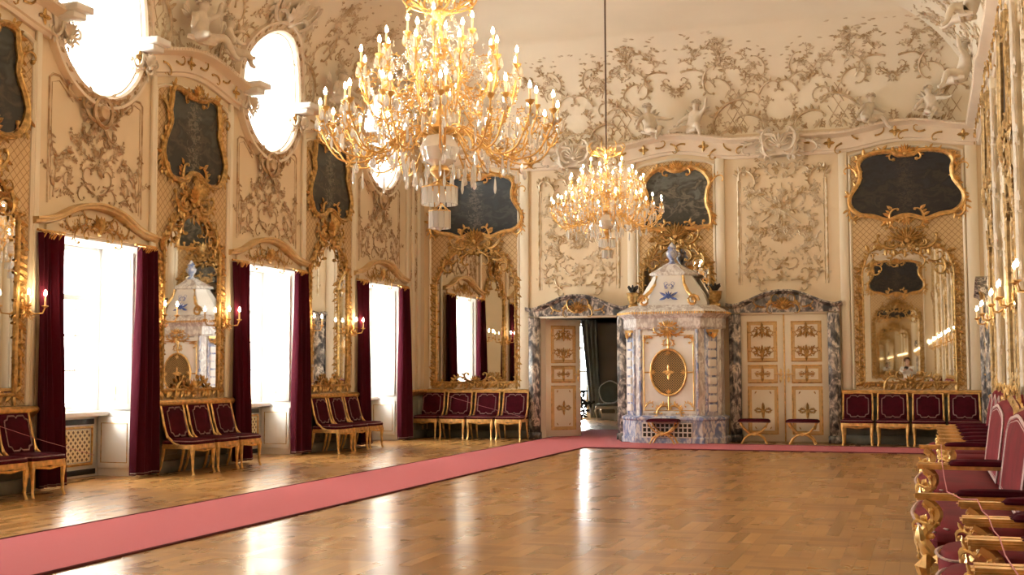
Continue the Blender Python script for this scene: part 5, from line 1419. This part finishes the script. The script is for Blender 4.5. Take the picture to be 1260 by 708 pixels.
# ================================================================== CHERUBS
def skin_body(name, verts, edges, radii, mat, parent=None, levels=2, root=0):
    me = bpy.data.meshes.new(name); me.from_pydata(verts, edges, []); o = bpy.data.objects.new(name, me); COL.objects.link(o)
    o.modifiers.new('skin', 'SKIN'); sv = me.skin_vertices[0].data
    for i, r in enumerate(radii): sv[i].radius = (r, r) if not isinstance(r, tuple) else r
    for i in range(len(verts)): sv[i].use_root = (i == root)
    s = o.modifiers.new('s', 'SUBSURF'); s.levels = levels; s.render_levels = levels
    dg = bpy.context.evaluated_depsgraph_get(); m2 = bpy.data.meshes.new_from_object(o.evaluated_get(dg)); o.modifiers.clear(); o.data = m2
    m2.shade_smooth(); m2.materials.clear(); m2.materials.append(M[mat])
    if parent: o.parent = parent
    return o
def putto(pose, label, loc, rz, sc_=1.0):
    """about .75 m tall child figure, faces -y, sitting on z=0"""
    r = thing('cherub_statue', label, 'statue', 'stucco cherubs on the cornice', loc, rz)
    lean, hand, leg = pose
    V = [(0, 0, .09), (lean*.4, -.01, .2), (lean, -.01, .32), (lean*1.2, -.02, .40), (lean*1.35, -.03, .475), (lean*1.35, -.04, .53)]
    R = [.095, .095, .085, .035, .075, .055]; E = [(i, i+1) for i in range(5)]
    def chain(a, pts, rs):
        b = len(V); V.extend(pts); R.extend(rs); E.append((a, b)); E.extend((b+i, b+i+1) for i in range(len(pts)-1))
    for s in (-1, 1):
        hx, hy, hz = hand if s > 0 else (-.30, -.12, .12)
        sh = (lean+s*.11, -.01, .335); el = ((sh[0]+hx)/2+s*.05, (sh[1]+hy)/2-.03, (sh[2]+hz)/2-.03)
        chain(2, [sh, el, (hx, hy, hz), (hx+s*.03, hy-.03, hz+.02)], [.045, .034, .024, .026])
        k = leg*s; chain(0, [(s*.09, -.06, .07), (s*.13+k*.05, -.24, .12 if s > 0 else .06), (s*.14+k*.14, -.30, -.08 if s > 0 else .02), (s*.15+k*.16, -.36, -.12 if s > 0 else .02)], [.075, .052, .032, .026])
    skin_body('figure', V, E, R, 'stone_white', r)
    rb = RB(ID3, 5); h0 = V[5]
    for k in range(22):
        a = k*2.4; z = .9-k*.06; q = math.sqrt(max(0, 1-z*z)); p = (h0[0]+.078*q*cos(a), h0[1]+.02+.07*q*sin(a), h0[2]-.02+.065*z)
        if p[1] > h0[1]-.045: rb.ball(*p, .026, 6)
    obj('curls', rb.mesh('curls'), 'stone_white', r)
    rb = RB(lambda u, v, w: (u, -w, v), 6); rb.mirror(lean, lambda: [rb.leaf(lean+.06, .33, a, .22, .08, .2, -.10) for a in (.2, .6, 1.0)]); obj('wings', rb.mesh('wings'), 'stone_white', r)
    rb = RB(lambda u, v, w: (u, -w, v), 7); rb.tube([(-.18, .07, -.02), (-.05, .03, .13), (.1, .05, .15), (.2, .02, .02)], [.03, .05, .045, .02], 6, .7); obj('drapery', rb.mesh('drapery'), 'stone_white', r)
    r.scale = (sc_,)*3; return r
Zc = 5.84
P1 = (.05, (.30, -.10, .55), 1); P2 = (-.06, (.34, -.14, .30), -1); P3 = (.10, (.28, -.2, .2), 1)
putto(P1, 'pale cherub on the cornice between the oval windows, nearer the camera', (XL+.32, 14.55, 5.98), PI/2, 1.25)
putto(P2, 'brown-shaded stucco cherub on the cornice beside the second oval window', (XL+.32, 15.35, 5.98), PI/2+.4, 1.1)
putto(P3, 'stucco cherub on the cornice beyond the second oval window, behind the chandelier candles', (XL+.32, 18.8, 5.98), PI/2, 1.2)
putto(P2, 'reclining cherub on the cornice above the stove painting, left of the pair', (-4.98, YB-.32, 5.96), .5, 1.1)
putto(P1, 'cherub raising an arm above the stove painting, right of the pair', (-4.15, YB-.32, 5.96), -.3, 1.1)
putto(P3, 'crawling cherub on the cornice above the dark corner painting, left of the pair', (-.95, YB-.32, 5.93), .8, 1.0)
putto(P2, 'cherub with lowered arm on the cornice above the dark corner painting, right of the pair', (.25, YB-.32, 5.98), -.2, 1.0)
putto(P1, 'cherub hanging on the right wall cornice high in the corner, nearer the back wall', (XR-.32, 20.6, 6.0), -PI/2, 1.2)
putto(P3, 'cherub on the right wall cornice, farther from the back wall', (XR-.32, 16.9, 6.0), -PI/2, 1.2)

# ================================================================== THE PHOTOGRAPHER (seen in the mirror)
def photographer():
    r = thing('person', 'person in white shirt holding a black camera, reflected in the right-hand mirror', 'person', loc=(.06, -.42, 0), rz=PI)
    # local: faces -y after rotation by PI -> faces the back wall (+y)
    V = [(0, 0, .92), (0, .01, 1.08), (0, .0, 1.26), (0, 0, 1.40), (0, -.01, 1.47), (0, -.02, 1.56), (0, -.025, 1.66), (0, -.02, 1.72)]
    R = [(.16, .11), (.14, .10), (.17, .11), (.12, .08), .052, .068, .085, .06]; E = [(i, i+1) for i in range(7)]
    def chain(a, pts, rs):
        b = len(V); V.extend(pts); R.extend(rs); E.append((a, b)); E.extend((b+i, b+i+1) for i in range(len(pts)-1))
    for s in (-1, 1):
        chain(3, [(s*.19, 0, 1.40), (s*.27, -.05, 1.18), (s*.10, -.31, 1.34)], [.055, .043, .028])
        chain(0, [(s*.10, 0, .86), (s*.11, -.01, .5), (s*.11, .02, .09), (s*.12, -.12, .035)], [.088, .062, .042, .038])
    skin_body('body', V, E, R, 'skin', r)
    # clothes follow the body
    SV = [(0, 0, .90), (0, .01, 1.08), (0, 0, 1.26), (0, 0, 1.40), (0, 0, 1.43)]; SE = [(i, i+1) for i in range(4)]; SR = [(.18, .13), (.165, .12), (.19, .13), (.14, .10), (.07, .07)]
    for s in (-1, 1):
        b = len(SV); SV += [(s*.19, 0, 1.40), (s*.27, -.05, 1.18), (s*.15, -.24, 1.29)]; SR += [.072, .06, .045]; SE += [(3, b), (b, b+1), (b+1, b+2)]
    skin_body('shirt', SV, SE, SR, 'shirt', r)
    TV = [(0, 0, .95), (0, 0, .86)]; TE = [(0, 1)]; TR = [(.17, .125), (.18, .13)]
    for s in (-1, 1):
        b = len(TV); TV += [(s*.10, 0, .82), (s*.11, -.01, .5), (s*.11, .02, .12)]; TR += [.105, .08, .065]; TE += [(1, b), (b, b+1), (b+1, b+2)]
    skin_body('trousers', TV, TE, TR, 'trousers', r)
    for s in (-1, 1):
        rb = RB(ID3); rb.tube([(s*.11, .06, .05), (s*.115, -.04, .05), (s*.12, -.16, .035)], [.05, .052, .04], 8); obj('shoe', rb.mesh('shoe'), 'black', r)
        rb = RB(ID3); px = s*.085
        rb.tube([(s*.105, -.30, 1.335), (px, -.34, 1.35), (px-.0, -.37, 1.36)], [.026, .034, .02], 7)
        for k in range(4): rb.tube([(px+s*.01, -.36, 1.38-k*.022), (px+s*.012, -.395, 1.382-k*.022), (px-s*.02, -.415+.003*k, 1.38-k*.021)], [.010, .009, .007], 6)
        rb.tube([(px, -.34, 1.345), (px-s*.035, -.35, 1.33), (px-s*.045, -.36, 1.335)], [.012, .010, .008], 6)
        obj('hand', rb.mesh('hand'), 'skin', r)
    rb = RB(ID3)
    for k in range(60):
        z = 1-k/40; 
        if z < -.45: break
        a = k*2.4; q = math.sqrt(max(0, 1-z*z)); p = (.088*q*cos(a), .0+.095*q*sin(a), 1.67+.10*z)
        if not (p[1] < -.04 and p[2] < 1.72): rb.ball(*p, .035, 6)
    obj('hair', rb.mesh('hair'), 'hair', r)
    rb = RB(ID3); rb.tube([(0, -.10, 1.665), (0, -.125, 1.635), (0, -.105, 1.63)], [.009, .014, .01], 6); obj('nose', rb.mesh('nose'), 'skin', r)
    rb = RB(ID3)
    for s in (-1, 1): rb.ball(s*.03, -.10, 1.665, .010)
    rb.tube([(-.02, -.105, 1.60), (0, -.11, 1.598), (.02, -.105, 1.60)], .004, 5); obj('eyes_and_mouth', rb.mesh('eyes_and_mouth'), 'black', r)
photographer()
k = thing('camera', 'black photo camera held at chest height by the reflected person', 'camera', loc=(0, -.055, 1.40), rz=PI)
rb = RB(ID3); rb.box(-.075, .075, -.02, .045, -.055, .045); rb.box(-.03, .03, -.025, .04, .04, .07); obj('body', soft(rb, 'body', .012, 2), 'black', k)
rb = RB(lambda u, v, w: (u, -w, v)); rb.tube([(0, 0, .01), (0, 0, .04)], .038, 16); obj('lens', rb.mesh('lens'), 'black', k)
